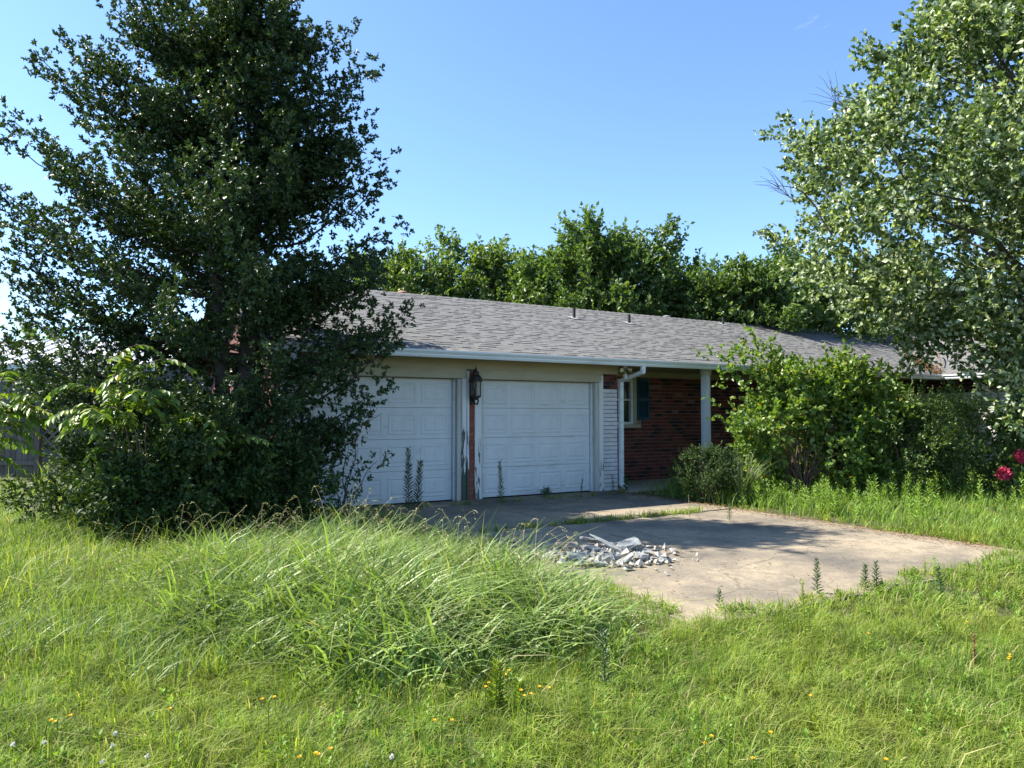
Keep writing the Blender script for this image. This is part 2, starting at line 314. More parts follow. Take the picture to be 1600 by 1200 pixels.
def lay(parent, u0, u1, z0, z1, face, mat, skip=None, L=0.205, gap=0.012, pick=None, mass=None, side=False, cap=300):
    """running bond; each brick an object under its wall, those beyond the pick in one mass"""
    cache = {}; done = 0; mv = MB(); r = random.Random(int(u0 * 100 + z1 * 10))
    n = int(round((z1 - z0) / CO))
    for k in range(n):
        z = z0 + k * CO; x = u0 - (L / 2 if k % 2 else 0)
        while x < u1 - 0.01:
            a = max(x, u0); b = min(x + L - gap, u1); x += L
            if b - a < 0.03 or (skip and skip((a + b) / 2, z + CO / 2, a, b)): continue
            jut = r.uniform(-0.003, 0.004)
            if (pick is None or pick((a + b) / 2, z)) and done < cap:
                key = (round(b - a, 3), mat.name)
                if key not in cache: cache[key] = brick_mesh(b - a, CO - 0.011, 0.04, mat)
                o = link('brick', cache[key], parent); done += 1
                if side: o.location = (face - jut, b, z); o.rotation_euler = (0, 0, -math.pi / 2)
                else: o.location = (a, face - jut, z)
            elif mass:
                if side: mv.box(face - jut, face + .04, a, b, z, z + CO - 0.011)
                else: mv.box(a, b, face - jut, face + .04, z, z + CO - 0.011)
    if mass and mv.v: tag(mv.build('bricks', mass, parent), kind='stuff')
# porch wall of dark red brick
def skip_porch(u, z, a, b): return (b > 3.50 and a < 4.47 and 1.22 < z < 2.28)
lay(pw, 3.03, 9.2, 0.0, 2.40, 1.20, brick_m, skip_porch, pick=lambda u, z: 4.05 < u < 6.0 and z < 2.36, mass=brick_i)
# garage piers: white painted below, bare red above
lay(gw, 2.645, 3.02, 0.0, 2.0, 0.0, wbrick_m, gap=0.003); lay(gw, 2.645, 3.02, 2.0, 2.32, 0.0, brick_m)
lay(gw, -3.42, -3.19, 0.0, 2.0, 0.0, wbrick_m, gap=0.003); lay(gw, -3.42, -3.19, 2.0, 2.32, 0.0, brick_m)
lay(gw, -0.285, -0.165, 0.0, 2.24, 0.0, strip_m, L=0.24)
wb_i = varmat('white_brick_mass', [(0, (0.56, 0.55, 0.54)), (1, (0.62, 0.61, 0.59))], 0.75, 'Island', (14, 0.14))
def skip_w(v, z, a, b): return (b > -4.45 and a < -2.15 and 0.86 < z < 2.14)
lay(ww, -5.6, 1.2, 0.0, 2.08, 13.80, wbrick_m, skip_w, pick=lambda v, z: -2.2 < v < 0.6 and z > 0.5, mass=wb_i, side=True, cap=240, gap=0.003)
lay(ww, -5.6, 1.2, 2.08, 2.40, 13.80, brick_m, pick=lambda v, z: -2.2 < v < 0.6, mass=brick_i, side=True, cap=60)
part('foundation', MB().box(3.03, 13.79, -0.25, 1.195, -0.12, 0.035), conc_m, bevel=0.01)
# garage doors
def garage_door(u0, lab):
    W, H, S = 2.44, 2.13, 2.13 / 4; mb = MB()
    for k in range(4):
        z0 = 0.012 + k * S; z1 = (k + 1) * S + 0.0085
        mb.prism([(0.15, z0 + .004), (0.155, z0), (0.19, z0), (0.19, z1), (0.155, z1), (0.15, z1 - .004)], 'x', u0 + 0.004, u0 + W - 0.004)
    d = part('garage_door', mb, door_m); d['label'] = lab
    pm = MB(); w, h = 0.50, 0.36
    def rect(ins, y): return [(ins, y, ins), (w - ins, y, ins), (w - ins, y, h - ins), (ins, y, h - ins)]
    rings = rect(0, 0.0005) + rect(.012, -.008) + rect(.03, -.008) + rect(.045, -.001) + rect(.062, -.001) + rect(.085, -.009)
    f = [(r * 4 + i, r * 4 + (i + 1) % 4, r * 4 + 4 + (i + 1) % 4, r * 4 + 4 + i) for r in range(5) for i in range(4)] + [(20, 21, 22, 23)]
    pm.add(rings, f); me = pm.mesh('panel', door_m)
    for k in range(4):
        for c in range(4):
            o = link('panel', me, d); o.location = (u0 + 0.085 + c * (0.50 + 0.09), 0.15, 0.085 + k * S)
    part('bottom_seal', MB().box(u0, u0 + W, 0.155, 0.185, -0.002, 0.014), dark_m)
    return d
garage_door(0.0, 'white panelled garage door beside the brick porch'); garage_door(-2.97, 'white panelled garage door half hidden by the evergreen tree')
part('garage_backing', MB().box(-3.1, -0.4, 0.21, 0.23, 0, 2.2).box(-0.1, 2.55, 0.21, 0.23, 0, 2.2), dark_m)
# casings, jambs, heads
for u0, u1, m_l, m_r in ((-2.97, -0.53, case_m, rot_m), (0.0, 2.44, rot_m if False else case_m, case_m)):
    part('jamb', MB().box(u1, u1 + 0.035, 0.09, 0.15, 0, 2.11), gut_m); part('jamb', MB().box(u1 + 0.036, u1 + 0.115, -0.0, 0.145, 0, 2.11), jamb_m)
    part('jamb', MB().box(u0 - 0.035, u0, 0.0, 0.149, 0, 2.11), jamb_m)
    part('casing', MB().box(u1 + 0.116, u1 + 0.20, -0.03, 0.02, 0, 2.12), m_r, bevel=0.004)
    part('casing', MB().box(u0 - 0.165, u0 - 0.036, -0.03, 0.02, 0, 2.12), m_l, bevel=0.004)
    part('door_head', MB().box(u0 - 0.165, u1 + 0.20, -0.028, 0.15, 2.121, 2.27).box(u0 - 0.165, u1 + 0.20, -0.04, 0.0, 2.255, 2.285), trim_m, bevel=0.004)
part('trim_strip', MB().box(-0.325, -0.288, -0.045, 0.02, 0, 2.25), rot_m); part('trim_strip', MB().box(2.59, 2.642, -0.04, 0.02, 0, 2.25), case_m)
part('frieze_board', MB().box(-3.43, 3.03, -0.022, 0.019, 2.286, 2.45), trim_m); part('frieze_board', MB().box(3.03, 13.8, 1.16, 1.214, 2.33, 2.45), trim_m)
part('soffit', MB().box(-3.85, 13.78, -0.62, 1.2, 2.452, 2.47), soffit_m)
part('soffit', MB().box(13.32, 13.83, -6.0, -0.64, 2.452, 2.47), soffit_m)
part('fascia', MB().box(-3.88, 13.3, -0.64, -0.62, 2.43, 2.535), trim_m); part('fascia', MB().box(13.30, 13.32, -6.0, -0.66, 2.43, 2.535), trim_m)
# gable end trim
part('rake_board', MB().add([(-3.9, EV, EZ - .15), (-3.9, EV, EZ), (-3.9, RV, RZ), (-3.9, RV, RZ - .17), (-3.87, EV, EZ - .15), (-3.87, EV, EZ), (-3.87, RV, RZ), (-3.87, RV, RZ - .17)],
     [(0,1,2,3),(7,6,5,4),(0,4,5,1),(1,5,6,2),(2,6,7,3),(3,7,4,0)]), trim_m)
# porch window, shutter
win = part('window', MB().box(3.55, 4.41, 1.26, 1.27, 1.27, 2.28), glass_m)
part('frame', MB().box(4.345, 4.42, 1.185, 1.26, 1.272, 2.28).box(3.55, 3.62, 1.185, 1.26, 1.272, 2.28).box(3.62, 4.345, 1.19, 1.26, 1.272, 1.33).box(3.62, 4.345, 1.19, 1.26, 2.22, 2.28).box(3.62, 4.345, 1.2, 1.255, 1.80, 1.84), gut_m, win)
part('casing', MB().box(4.421, 4.50, 1.165, 1.213, 1.30, 2.32), trim_m, win); part('sill', MB().box(3.45, 4.58, 1.12, 1.213, 1.20, 1.27), trim_m, win)
sh = part('shutter', MB().box(4.52, 4.56, 1.16, 1.195, 1.37, 2.30).box(4.83, 4.87, 1.16, 1.195, 1.37, 2.30).box(4.56, 4.83, 1.16, 1.195, 1.37, 1.43).box(4.56, 4.83, 1.16, 1.195, 1.80, 1.86).box(4.56, 4.83, 1.16, 1.195, 2.24, 2.30).box(4.56, 4.83, 1.188, 1.195, 1.43, 2.24), shut_m)
mb = MB()
for z in list(np.arange(1.44, 1.79, 0.032)) + list(np.arange(1.87, 2.23, 0.032)): mb.add([(4.56,1.165,z),(4.83,1.165,z),(4.83,1.187,z+.026),(4.56,1.187,z+.026)], [(0,1,2,3)])
part('louvres', mb, shut_m, sh)
# wing window, dark, on the wall that faces the court
wn = part('window', MB().box(13.87, 13.88, -4.4, -2.2, 0.9, 2.1), glass_m)
part('frame', MB().box(13.79, 13.87, -2.27, -2.2, 0.9, 2.1).box(13.79, 13.87, -4.4, -4.33, 0.9, 2.1).box(13.80, 13.87, -4.33, -2.27, 0.9, 0.97).box(13.80, 13.87, -4.33, -2.27, 2.03, 2.1).box(13.80, 13.87, -3.33, -3.27, 0.97, 2.03), dark_m, wn)
# fluted porch posts
cm = MB().lathe([(0.125, 0), (0.125, 0.05), (0.108, 0.06), (0.104, 0.09)], 32).lathe([(0.102, 0.09), (0.10, 1.2), (0.098, 2.30)], 40, flute=0.09).lathe([(0.10, 2.30), (0.12, 2.33), (0.125, 2.45)], 32).mesh('column', col_m)
for u in (5.13, 8.6):
    o = link('column', cm, house); o.location = (u, -0.30, 0.035 if u < 99 else 0); o.scale = (1, 1, 0.985)
# gutters and downpipes
gp = [(-0.645, 2.52), (-0.645, 2.41), (-0.72, 2.41), (-0.735, 2.44), (-0.735, 2.46), (-0.765, 2.50), (-0.765, 2.525), (-0.755, 2.525), (-0.755, 2.503), (-0.724, 2.462), (-0.716, 2.422), (-0.655, 2.422), (-0.655, 2.52)]
part('gutter', MB().prism(gp, 'x', -3.92, 13.25), gut_m)
part('gutter', MB().prism([(p[0] + 13.95, p[1]) for p in gp], 'y', -6.0, -0.77), gut_m)
def sq_pipe(pts, w=0.075, d=0.06):
    mb = MB(); P = [Vector(p) for p in pts]
    for a, b in zip(P[:-1], P[1:]):
        t = (b - a).normalized(); side = Vector((0, 1, 0)) if abs(t.y) < 0.8 else Vector((0, 0, 1))
        side = (side - t * side.dot(t)).normalized(); mb.plank(a - t * 0.012, b + t * 0.012, w, d, side)
    return mb
part('downpipe', sq_pipe([(3.09, -0.70, 2.42), (3.09, -0.69, 2.30), (3.075, -0.05, 2.16), (3.075, -0.045, 0.12), (3.10, -0.16, 0.06)], 0.085, 0.07), gut_m, bevel=0.006)
part('downpipe', sq_pipe([(-3.45, -0.70, 2.42), (-3.45, -0.69, 2.30), (-3.45, -0.05, 2.16), (-3.45, -0.045, 0.12)], 0.085, 0.07), gut_m, bevel=0.006)
part('downpipe', sq_pipe([(13.24, -1.55, 2.42), (13.26, -1.55, 2.28), (13.74, -1.75, 2.06), (13.755, -1.75, 0.12)], 0.085, 0.07), gut_m, bevel=0.006)

# roof deck and shingles
dk = 0.03
def quad_slab(P, t):
    return MB().add([Vector(p) for p in P] + [Vector(p) - Vector((0, 0, t)) for p in P], [(0,1,2,3),(7,6,5,4),(0,4,5,1),(1,5,6,2),(2,6,7,3),(3,7,4,0)])
VAL = lambda v: WU + (v - EV)                # valley line
rf = part('roof', quad_slab([(-3.9, EV, EZ), (WU, EV, EZ), (VAL(RV), RV, RZ), (-3.9, RV, RZ)], dk), under_m)
part('roof', quad_slab([(VAL(RV), RV, RZ), (-3.9, RV, RZ), (-3.9, 9.05, EZ), (19, 9.05, EZ)], dk), under_m)
wr = part('roof', quad_slab([(WU, EV, EZ), (WU, -6.1, EZ), (VAL(RV), -6.1, RZ), (VAL(RV), RV, RZ)], dk), under_m)
part('roof', quad_slab([(VAL(RV), RV, RZ), (VAL(RV), -6.1, RZ), (23, -6.1, EZ), (23, RV, EZ)], dk), under_m)
EXPO = 0.145; CS = 1 / math.sqrt(1 + TP * TP)
def tabs(along0, along1, keep, seed):
    """rows of random-width tabs on a slope: list of (row, a, b, thickness)"""
    r = random.Random(seed); out = []
    for k in range(int(4.85 / CS / EXPO) + 1):
        x = along0 - r.uniform(0, .3)
        while x < along1:
            w = r.choice((0.10, 0.12, 0.14, 0.17, 0.20)); t = r.choice((0.005, 0.007, 0.013, 0.016))
            if keep(x + w / 2, k): out.append((k, x, x + w - 0.004, t))
            x += w
    return out
def tab_geo(w, t):
    l = EXPO + 0.05
    V = [(0, 0, t), (w, 0, t), (w, l, 0.004), (0, l, 0.004), (0, 0, 0.0), (w, 0, 0.0), (w, l, 0.0), (0, l, 0.0)]
    return V, [(0,1,2,3),(0,4,5,1),(1,5,6,2),(3,7,4,0)]
ang = math.atan(TP)
T = tabs(-3.9, 18.2, lambda u, k: u < VAL(EV + k * EXPO * CS) + 0.05, 3)
sl = [t for t in T if t[0] < 11 and -1.7 < t[1] < 2.9]
sl = sorted(sl, key=lambda t: (t[0], t[1]))[:300]; chosen = set(sl)
cache = {}
for k, a, b, t in sl:
    key = (round(b - a, 3), t)
    if key not in cache:
        V, Fc = tab_geo(b - a, t); cache[key] = MB().add(V, Fc).mesh('shingle', shing_o)
    o = link('shingle', cache[key], rf); d = k * EXPO - 0.02
    o.location = (a, EV + d * CS, EZ + d * CS * TP + 0.002); o.rotation_euler = (ang, 0, 0)
def mass_tabs(T, place):
    V = []; Fs = []
    for k, a, b, t in T:
        v, f = tab_geo(b - a, t); d = k * EXPO - 0.02; base = len(V)
        for x, y, z in v:
            yy = d + y; V.append(place(a + x, yy * CS - z * math.sin(ang), yy * CS * TP + z * math.cos(ang)))
        Fs += [tuple(i + base for i in q) for q in f]
    return MB().add(V, Fs)
tag(mass_tabs([t for t in T if t not in chosen], lambda x, y, z: (x, EV + y, EZ + .002 + z)).build('shingles', shing_i, rf), kind='stuff')
T2 = tabs(-RV, 6.1, lambda s, k: -s < (EV + k * EXPO * CS) + 0.05, 5)
tag(mass_tabs(T2, lambda x, y, z: (WU + y, -x, EZ + .002 + z)).build('shingles', shing_i, wr), kind='stuff')
mb = MB(); x = -3.9
while x < 17.9:
    mb.add([(x, RV - .13, RZ - .04), (x, RV, RZ + .02), (x, RV + .13, RZ - .04), (x + .22, RV - .13, RZ - .028), (x + .22, RV, RZ + .034), (x + .22, RV + .13, RZ - .028)], [(0,1,4,3),(1,2,5,4),(3,4,1,0)][:2]); x += .2
part('ridge_cap', mb, shing_i, rf)
def on_roof(px, py):
    d = ray(px, py); n = np.array([sa * 0, 0, 0])
    for t in np.linspace(8, 40, 6400):
        P = d * t; u, v = w2h(P[0], P[1])
        if v > EV and P[2] + CAM_H < EZ + (v - EV) * TP: return u, v, EZ + (v - EV) * TP
    return None
for (px, py, hh) in ((897, 498, .26), (983, 506, .24), (1130, 508, .24), (1161, 543, .24)):
    q = on_roof(px, py)
    if q is None: q = (6, RV - .1, RZ)
    o = part('vent_pipe', MB().bar((q[0], q[1], q[2] - .05), (q[0], q[1], q[2] + hh), 0.038, 10), pipe_m, rf)
    part('flashing', MB().add([(q[0] - .12, q[1] - .13, q[2] - .13 * TP + .028), (q[0] + .12, q[1] - .13, q[2] - .13 * TP + .028), (q[0] + .12, q[1] + .13, q[2] + .13 * TP + .028), (q[0] - .12, q[1] + .13, q[2] + .13 * TP + .028)], [(0,1,2,3)]), lead_m, rf)
def turbine(px, mat):
    u = 0
    for uu in np.arange(-4, 12, .01):
        x, y, _ = h2w(uu, 4.5)
        if 800 + FPX * x / y > px: u = uu; break
    v, z = 4.6, RZ - .4 * TP - .1; e = part('turbine_vent', MB().bar((u, v, z - .1), (u, v, z + .12), .13, 14), mat)
    for i in range(16):
        a = 2 * math.pi * i / 16; P = []
        for k in range(6):
            t = k / 5; r = .12 + .07 * math.sin(math.pi * t) ** .8 if t < 1 else .03
            P.append((u + r * math.cos(a + t * .5), v + r * math.sin(a + t * .5), z + .12 + .24 * t, a + t * .5))
        m2 = MB(); V = []
        for x, y, zz, aa in P: V += [(x, y, zz), (x - .035 * math.sin(aa + .5), y + .035 * math.cos(aa + .5), zz)]
        m2.add(V, [(2*k, 2*k+1, 2*k+3, 2*k+2) for k in range(5)]); part('blade', m2, mat, e)
    part('cap', MB().lathe([(.13, 0), (.09, .03), (.01, .05)], 14, (u, v, z + .345)), mat, e)
turbine(630, rust_m); turbine(1046, alu_m)

# ------------------------------------------------------------------ things fixed to the house
lt = empty('wall_lantern', h2w(-0.215, -0.15, 1.80), HA, 'black iron lantern with glass sides hung between the two garage doors', 'lantern')
lt.scale = (1.15, 1.15, 1.1)
part('bracket', MB().box(-.035, .035, .10, .125, -.12, .30).bar((0, .11, -.02), (0, .05, -.10), .012).bar((0, .05, -.10), (.02, -.01, -.12), .012).bar((.02, -.01, -.12), (.03, -.03, -.06), .012).bar((.03, -.03, -.06), (0, 0, .0), .012), iron_m, lt)
part('base_plate', MB().lathe([(.03, -.05), (.055, -.02), (.092, 0), (.092, .02)], 6), iron_m, lt)
for i in range(6):
    a = i * math.pi / 3; part('cage_bar', MB().bar((.085 * math.cos(a), .085 * math.sin(a), .02), (.085 * math.cos(a), .085 * math.sin(a), .24), .006), iron_m, lt)
part('glass', MB().lathe([(.072, .022), (.074, .238)], 12), lglass_m, lt); part('candle', MB().bar((0, 0, .02), (0, 0, .12), .014, 8).bar((0, 0, .12), (0, 0, .16), .011, 8, .003), candle_m, lt)
part('cap', MB().lathe([(.108, .24), (.105, .255), (.088, .31), (.06, .345), (.05, .35), (.052, .385), (.03, .41), (.012, .42)], 12), iron_m, lt)
part('finial', MB().lathe([(.014, .42), (.02, .44), (.006, .46), (.004, .50)], 8), iron_m, lt)
fl = empty('floodlight', h2w(2.98, -0.30, 2.45), HA, 'small twin-headed security floodlight under the eave above the downpipe', 'floodlight')
part('mount', MB().lathe([(.045, 0), (.045, -.03), (.02, -.045)], 12), gut_m, fl)
for s in (-1, 1):
    part('arm', MB().bar((0, 0, -.03), (.09 * s, -.02, -.08), .009), gut_m, fl)
    a = Vector((.09 * s, -.02, -.08)); d = Vector((.7 * s, -.6, -.35)).normalized(); part('lamp_head', MB().bar(a - d * .03, a + d * .05, .022, 10, .042), candle_m, fl)
part('motion_sensor', MB().bar((0, 0, -.04), (0, 0, -.17), .006).box(-.025, .025, -.03, .03, -.26, -.17), gut_m, fl)

# ------------------------------------------------------------------ foliage machinery
def unit(a): return a / (np.linalg.norm(a, axis=-1, keepdims=True) + 1e-9)
def rdir(n): return unit(rng.normal(size=(n, 3)))
def leaf_geo(P, D, L, W, up=0.5, fold=0.18, wide=0.45):
    """kite-shaped folded leaves at P pointing along D"""
    n = len(P); Nn = unit(rdir(n) * (1 - up) + np.array([0, 0, 1.0]) * up); S = unit(np.cross(D, Nn)); Nn = np.cross(S, D)
    L = np.broadcast_to(L, n)[:, None]; W = np.broadcast_to(W, n)[:, None]
    V = np.empty((n, 4, 3)); V[:, 0] = P; V[:, 1] = P + D * L * wide + S * W * .5 + Nn * W * fold; V[:, 2] = P + D * L - Nn * L * .08; V[:, 3] = P + D * L * wide - S * W * .5 + Nn * W * fold
    b = np.arange(n)[:, None] * 4
    return V.reshape(-1, 3), np.concatenate([b + np.array([[0, 1, 2]]), b + np.array([[0, 2, 3]])])
def clump_leaves(cl, per, L, W, spray=0.3, leaves=12, up=0.45, droop=0.0, out=0.7):
    """cl: rows of centre(3) axis(3) length radius weight -> leaves strung on twigs through each clump"""
    cl = np.asarray(cl); nt = np.maximum(1, (per * cl[:, 8] / leaves).astype(int)); k = np.repeat(np.arange(len(cl)), nt); n = len(k)
    c = cl[k, :3]; a = cl[k, 3:6]; ra = cl[k, 6:7]; rb = cl[k, 7:8]
    q = rdir(n) * (rng.random((n, 1)) ** (1 / 2.2)); qa = np.sum(q * a, 1, keepdims=True); off = a * qa * ra + (q - a * qa) * rb
    d = unit(a * .5 + unit(off) * out + np.array([0, 0, .25 - droop]) + rng.normal(size=(n, 3)) * .35)
    s = spray * rng.uniform(.6, 1.3, (n, 1)); t = np.linspace(0.05, 1, leaves)
    P = (c + off)[:, None, :] + d[:, None, :] * s[:, None, :] * t[None, :, None]
    P[:, :, 2] -= (droop * 0.6 * s * t[None, :] ** 2)
    m = n * leaves; dd = np.repeat(d, leaves, 0)
    D = unit(dd * .6 + rdir(m) * .8 + np.array([0, 0, -droop * .8])); sc = rng.uniform(.65, 1.25, m)
    return leaf_geo(P.reshape(-1, 3), D, L * sc, W * sc, up)
def tube_geo(paths, n=5):
    """paths: list of (pts, radii)"""
    V = []; F = []
    for pts, rad in paths:
        pts = np.asarray(pts, float); k = len(pts); b = sum(len(x) for x in V)
        tg = unit(np.gradient(pts, axis=0)); ref = np.array([0.31, 0.95, 0.07]); A = unit(np.cross(tg, ref)); B = np.cross(tg, A)
        th = np.arange(n) * 2 * np.pi / n
        ring = pts[:, None, :] + (A[:, None, :] * np.cos(th)[None, :, None] + B[:, None, :] * np.sin(th)[None, :, None]) * np.asarray(rad)[:, None, None]
        V.append(ring.reshape(-1, 3)); i = np.arange(n); j = (i + 1) % n
        for r in range(k - 1): F.append(np.stack([b + r * n + i, b + r * n + j, b + (r + 1) * n + j, b + (r + 1) * n + i], 1))
    return np.concatenate(V), np.concatenate(F)
def curve(p, q, bow, k=6, wob=0.05):
    p = np.asarray(p, float); q = np.asarray(q, float); t = np.linspace(0, 1, k)[:, None]; L = np.linalg.norm(q - p)
    P = p + (q - p) * t + np.asarray(bow) * (4 * t * (1 - t)); P[1:-1] += rng.normal(size=(k - 2, 3)) * wob * L * .3
    return P
def in_house(P, pad=0.05):
    u = (P[:, 0] - HX) * ca + (P[:, 1] - HY) * sa; v = -(P[:, 0] - HX) * sa + (P[:, 1] - HY) * ca
    top = EZ + np.minimum(v - EV, 9.05 - v) * TP + pad
    a = (u > -3.95) & (u < 14) & (v > EV - .1) & (v < 9.1) & (P[:, 2] < top) & (P[:, 2] > 2.40)
    b = (u > -3.5) & (u < 3.1) & (v > -.06) & (v < 8.5) & (P[:, 2] <= 2.5)
    tw = EZ + (u - WU) * TP + pad
    c = (u > WU - .1) & (u < 23) & (v < 1) & (v > -6.2) & (P[:, 2] < np.minimum(tw, RZ + pad)) & (P[:, 2] > 2.4)
    d = (u > 13.75) & (u < 18) & (v < 1.3) & (v > -5.7) & (P[:, 2] <= 2.5)
    e = (u > 3.0) & (u < 14) & (v > 1.15) & (v < 8.5) & (P[:, 2] <= 2.5)
    return a | b | c | d | e
def drop_inside(V, F, per=4):
    bad = in_house(V).reshape(-1, per).any(1); keep = ~bad; m = np.repeat(keep, per); new = np.cumsum(m) - 1
    ok = m[F].all(1); return V[m], new[F[ok]]
def make_plant(name, label, cat, base, trunks, limbs, leafsets, bark, group=None, names=('trunk', 'branches', 'crown')):
    """base: world xyz; geometry given in world coordinates is shifted to the base"""
    e = empty(name, base, 0, label, cat, group); B = np.array(base)
    if trunks:
        V, F = tube_geo(trunks, 9); link(names[0], npmesh(names[0], V - B, F, bark, True), e)
    if limbs:
        V, F = tube_geo(limbs, 5); link(names[1], npmesh(names[1], V - B, F, bark, True), e)
    for (V, F), mat, nm in leafsets:
        V, F = drop_inside(V, F); tag(link(nm, npmesh(nm, V - B, F, mat), e), kind='stuff')
    return e

# ------------------------------------------------------------------ leaf materials
m_oak = leafmat('evergreen_leaf', [(0, (0.024, 0.05, 0.015)), (0.5, (0.038, 0.074, 0.022)), (0.85, (0.062, 0.102, 0.03)), (1, (0.085, 0.105, 0.03))], 0.2, 0.48, 0.42)
m_silver = leafmat('silver_leaf', [(0, (0.05, 0.09, 0.022)), (0.40, (0.075, 0.125, 0.03)), (0.52, (0.12, 0.18, 0.05)), (0.62, (0.32, 0.38, 0.20)), (1, (0.48, 0.53, 0.36))], 0.3, 0.45)
m_bg1 = leafmat('far_leaf_light', [(0, (0.08, 0.135, 0.03)), (0.6, (0.135, 0.20, 0.045)), (1, (0.21, 0.27, 0.08))], 0.38, 0.45)
m_bg2 = leafmat('far_leaf_deep', [(0, (0.06, 0.105, 0.027)), (0.6, (0.10, 0.165, 0.04)), (1, (0.16, 0.22, 0.07))], 0.4, 0.45)
m_lime = leafmat('lime_leaf', [(0, (0.09, 0.155, 0.024)), (0.6, (0.15, 0.235, 0.04)), (0.93, (0.22, 0.30, 0.07)), (1, (0.36, 0.27, 0.03))], 0.4, 0.45)
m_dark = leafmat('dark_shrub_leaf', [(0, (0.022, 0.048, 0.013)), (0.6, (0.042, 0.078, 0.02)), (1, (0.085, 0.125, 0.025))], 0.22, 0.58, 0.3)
m_feather = leafmat('feathery_leaf', [(0, (0.075, 0.13, 0.035)), (0.6, (0.12, 0.19, 0.05)), (1, (0.19, 0.26, 0.08))], 0.36, 0.5)
m_round = leafmat('round_shrub_leaf', [(0, (0.04, 0.08, 0.02)), (0.6, (0.07, 0.12, 0.028)), (1, (0.15, 0.19, 0.03))], 0.28, 0.45)
m_blade = leafmat('blade_leaf', [(0, (0.08, 0.12, 0.05)), (1, (0.17, 0.2, 0.1))], 0.3, 0.45)
m_weed = leafmat('weed_leaf', [(0, (0.05, 0.09, 0.035)), (1, (0.085, 0.13, 0.05))], 0.3, 0.5)
m_gold = leafmat('yellow_green_leaf', [(0, (0.12, 0.19, 0.02)), (1, (0.24, 0.30, 0.03))], 0.35, 0.5)
m_grass = leafmat('lawn_blade', [(0, (0.10, 0.185, 0.027)), (0.45, (0.17, 0.275, 0.04)), (0.78, (0.25, 0.34, 0.06)), (0.90, (0.34, 0.35, 0.12)), (1, (0.52, 0.43, 0.25))], 0.45, 0.6, 0.25, patch=(0.9, (0.29, 0.32, 0.06), 0.6))
m_tall = leafmat('tall_grass_blade', [(0, (0.14, 0.225, 0.05)), (0.5, (0.22, 0.32, 0.08)), (0.9, (0.33, 0.41, 0.15)), (1, (0.38, 0.34, 0.19))], 0.36, 0.45, 0.4, patch=(0.8, (0.13, 0.18, 0.05), 0.5))
m_meadow = leafmat('meadow_blade', [(0, (0.12, 0.22, 0.035)), (0.6, (0.19, 0.31, 0.055)), (1, (0.27, 0.38, 0.085))], 0.42, 0.55, 0.3, patch=(0.7, (0.18, 0.26, 0.05), 0.6))
m_straw = leafmat('seed_stalk', [(0, (0.30, 0.28, 0.12)), (1, (0.45, 0.40, 0.22))], 0.25, 0.5)
m_pink = leafmat('pink_petal', [(0, (0.55, 0.03, 0.09)), (1, (0.75, 0.10, 0.18))], 0.3, 0.5, tcol=(1, 1, 1))
m_yel = leafmat('yellow_petal', [(0, (0.75, 0.42, 0.01)), (1, (0.85, 0.55, 0.02))], 0.3, 0.5, tcol=(1, 1, 1))
m_white = leafmat('clover_petal', [(0, (0.6, 0.58, 0.52)), (1, (0.75, 0.72, 0.68))], 0.3, 0.6, tcol=(1, 1, 1))
m_dead = leafmat('dead_leaf', [(0, (0.16, 0.085, 0.04)), (0.6, (0.26, 0.15, 0.07)), (1, (0.30, 0.21, 0.12))], 0.1, 0.7, 0.2)

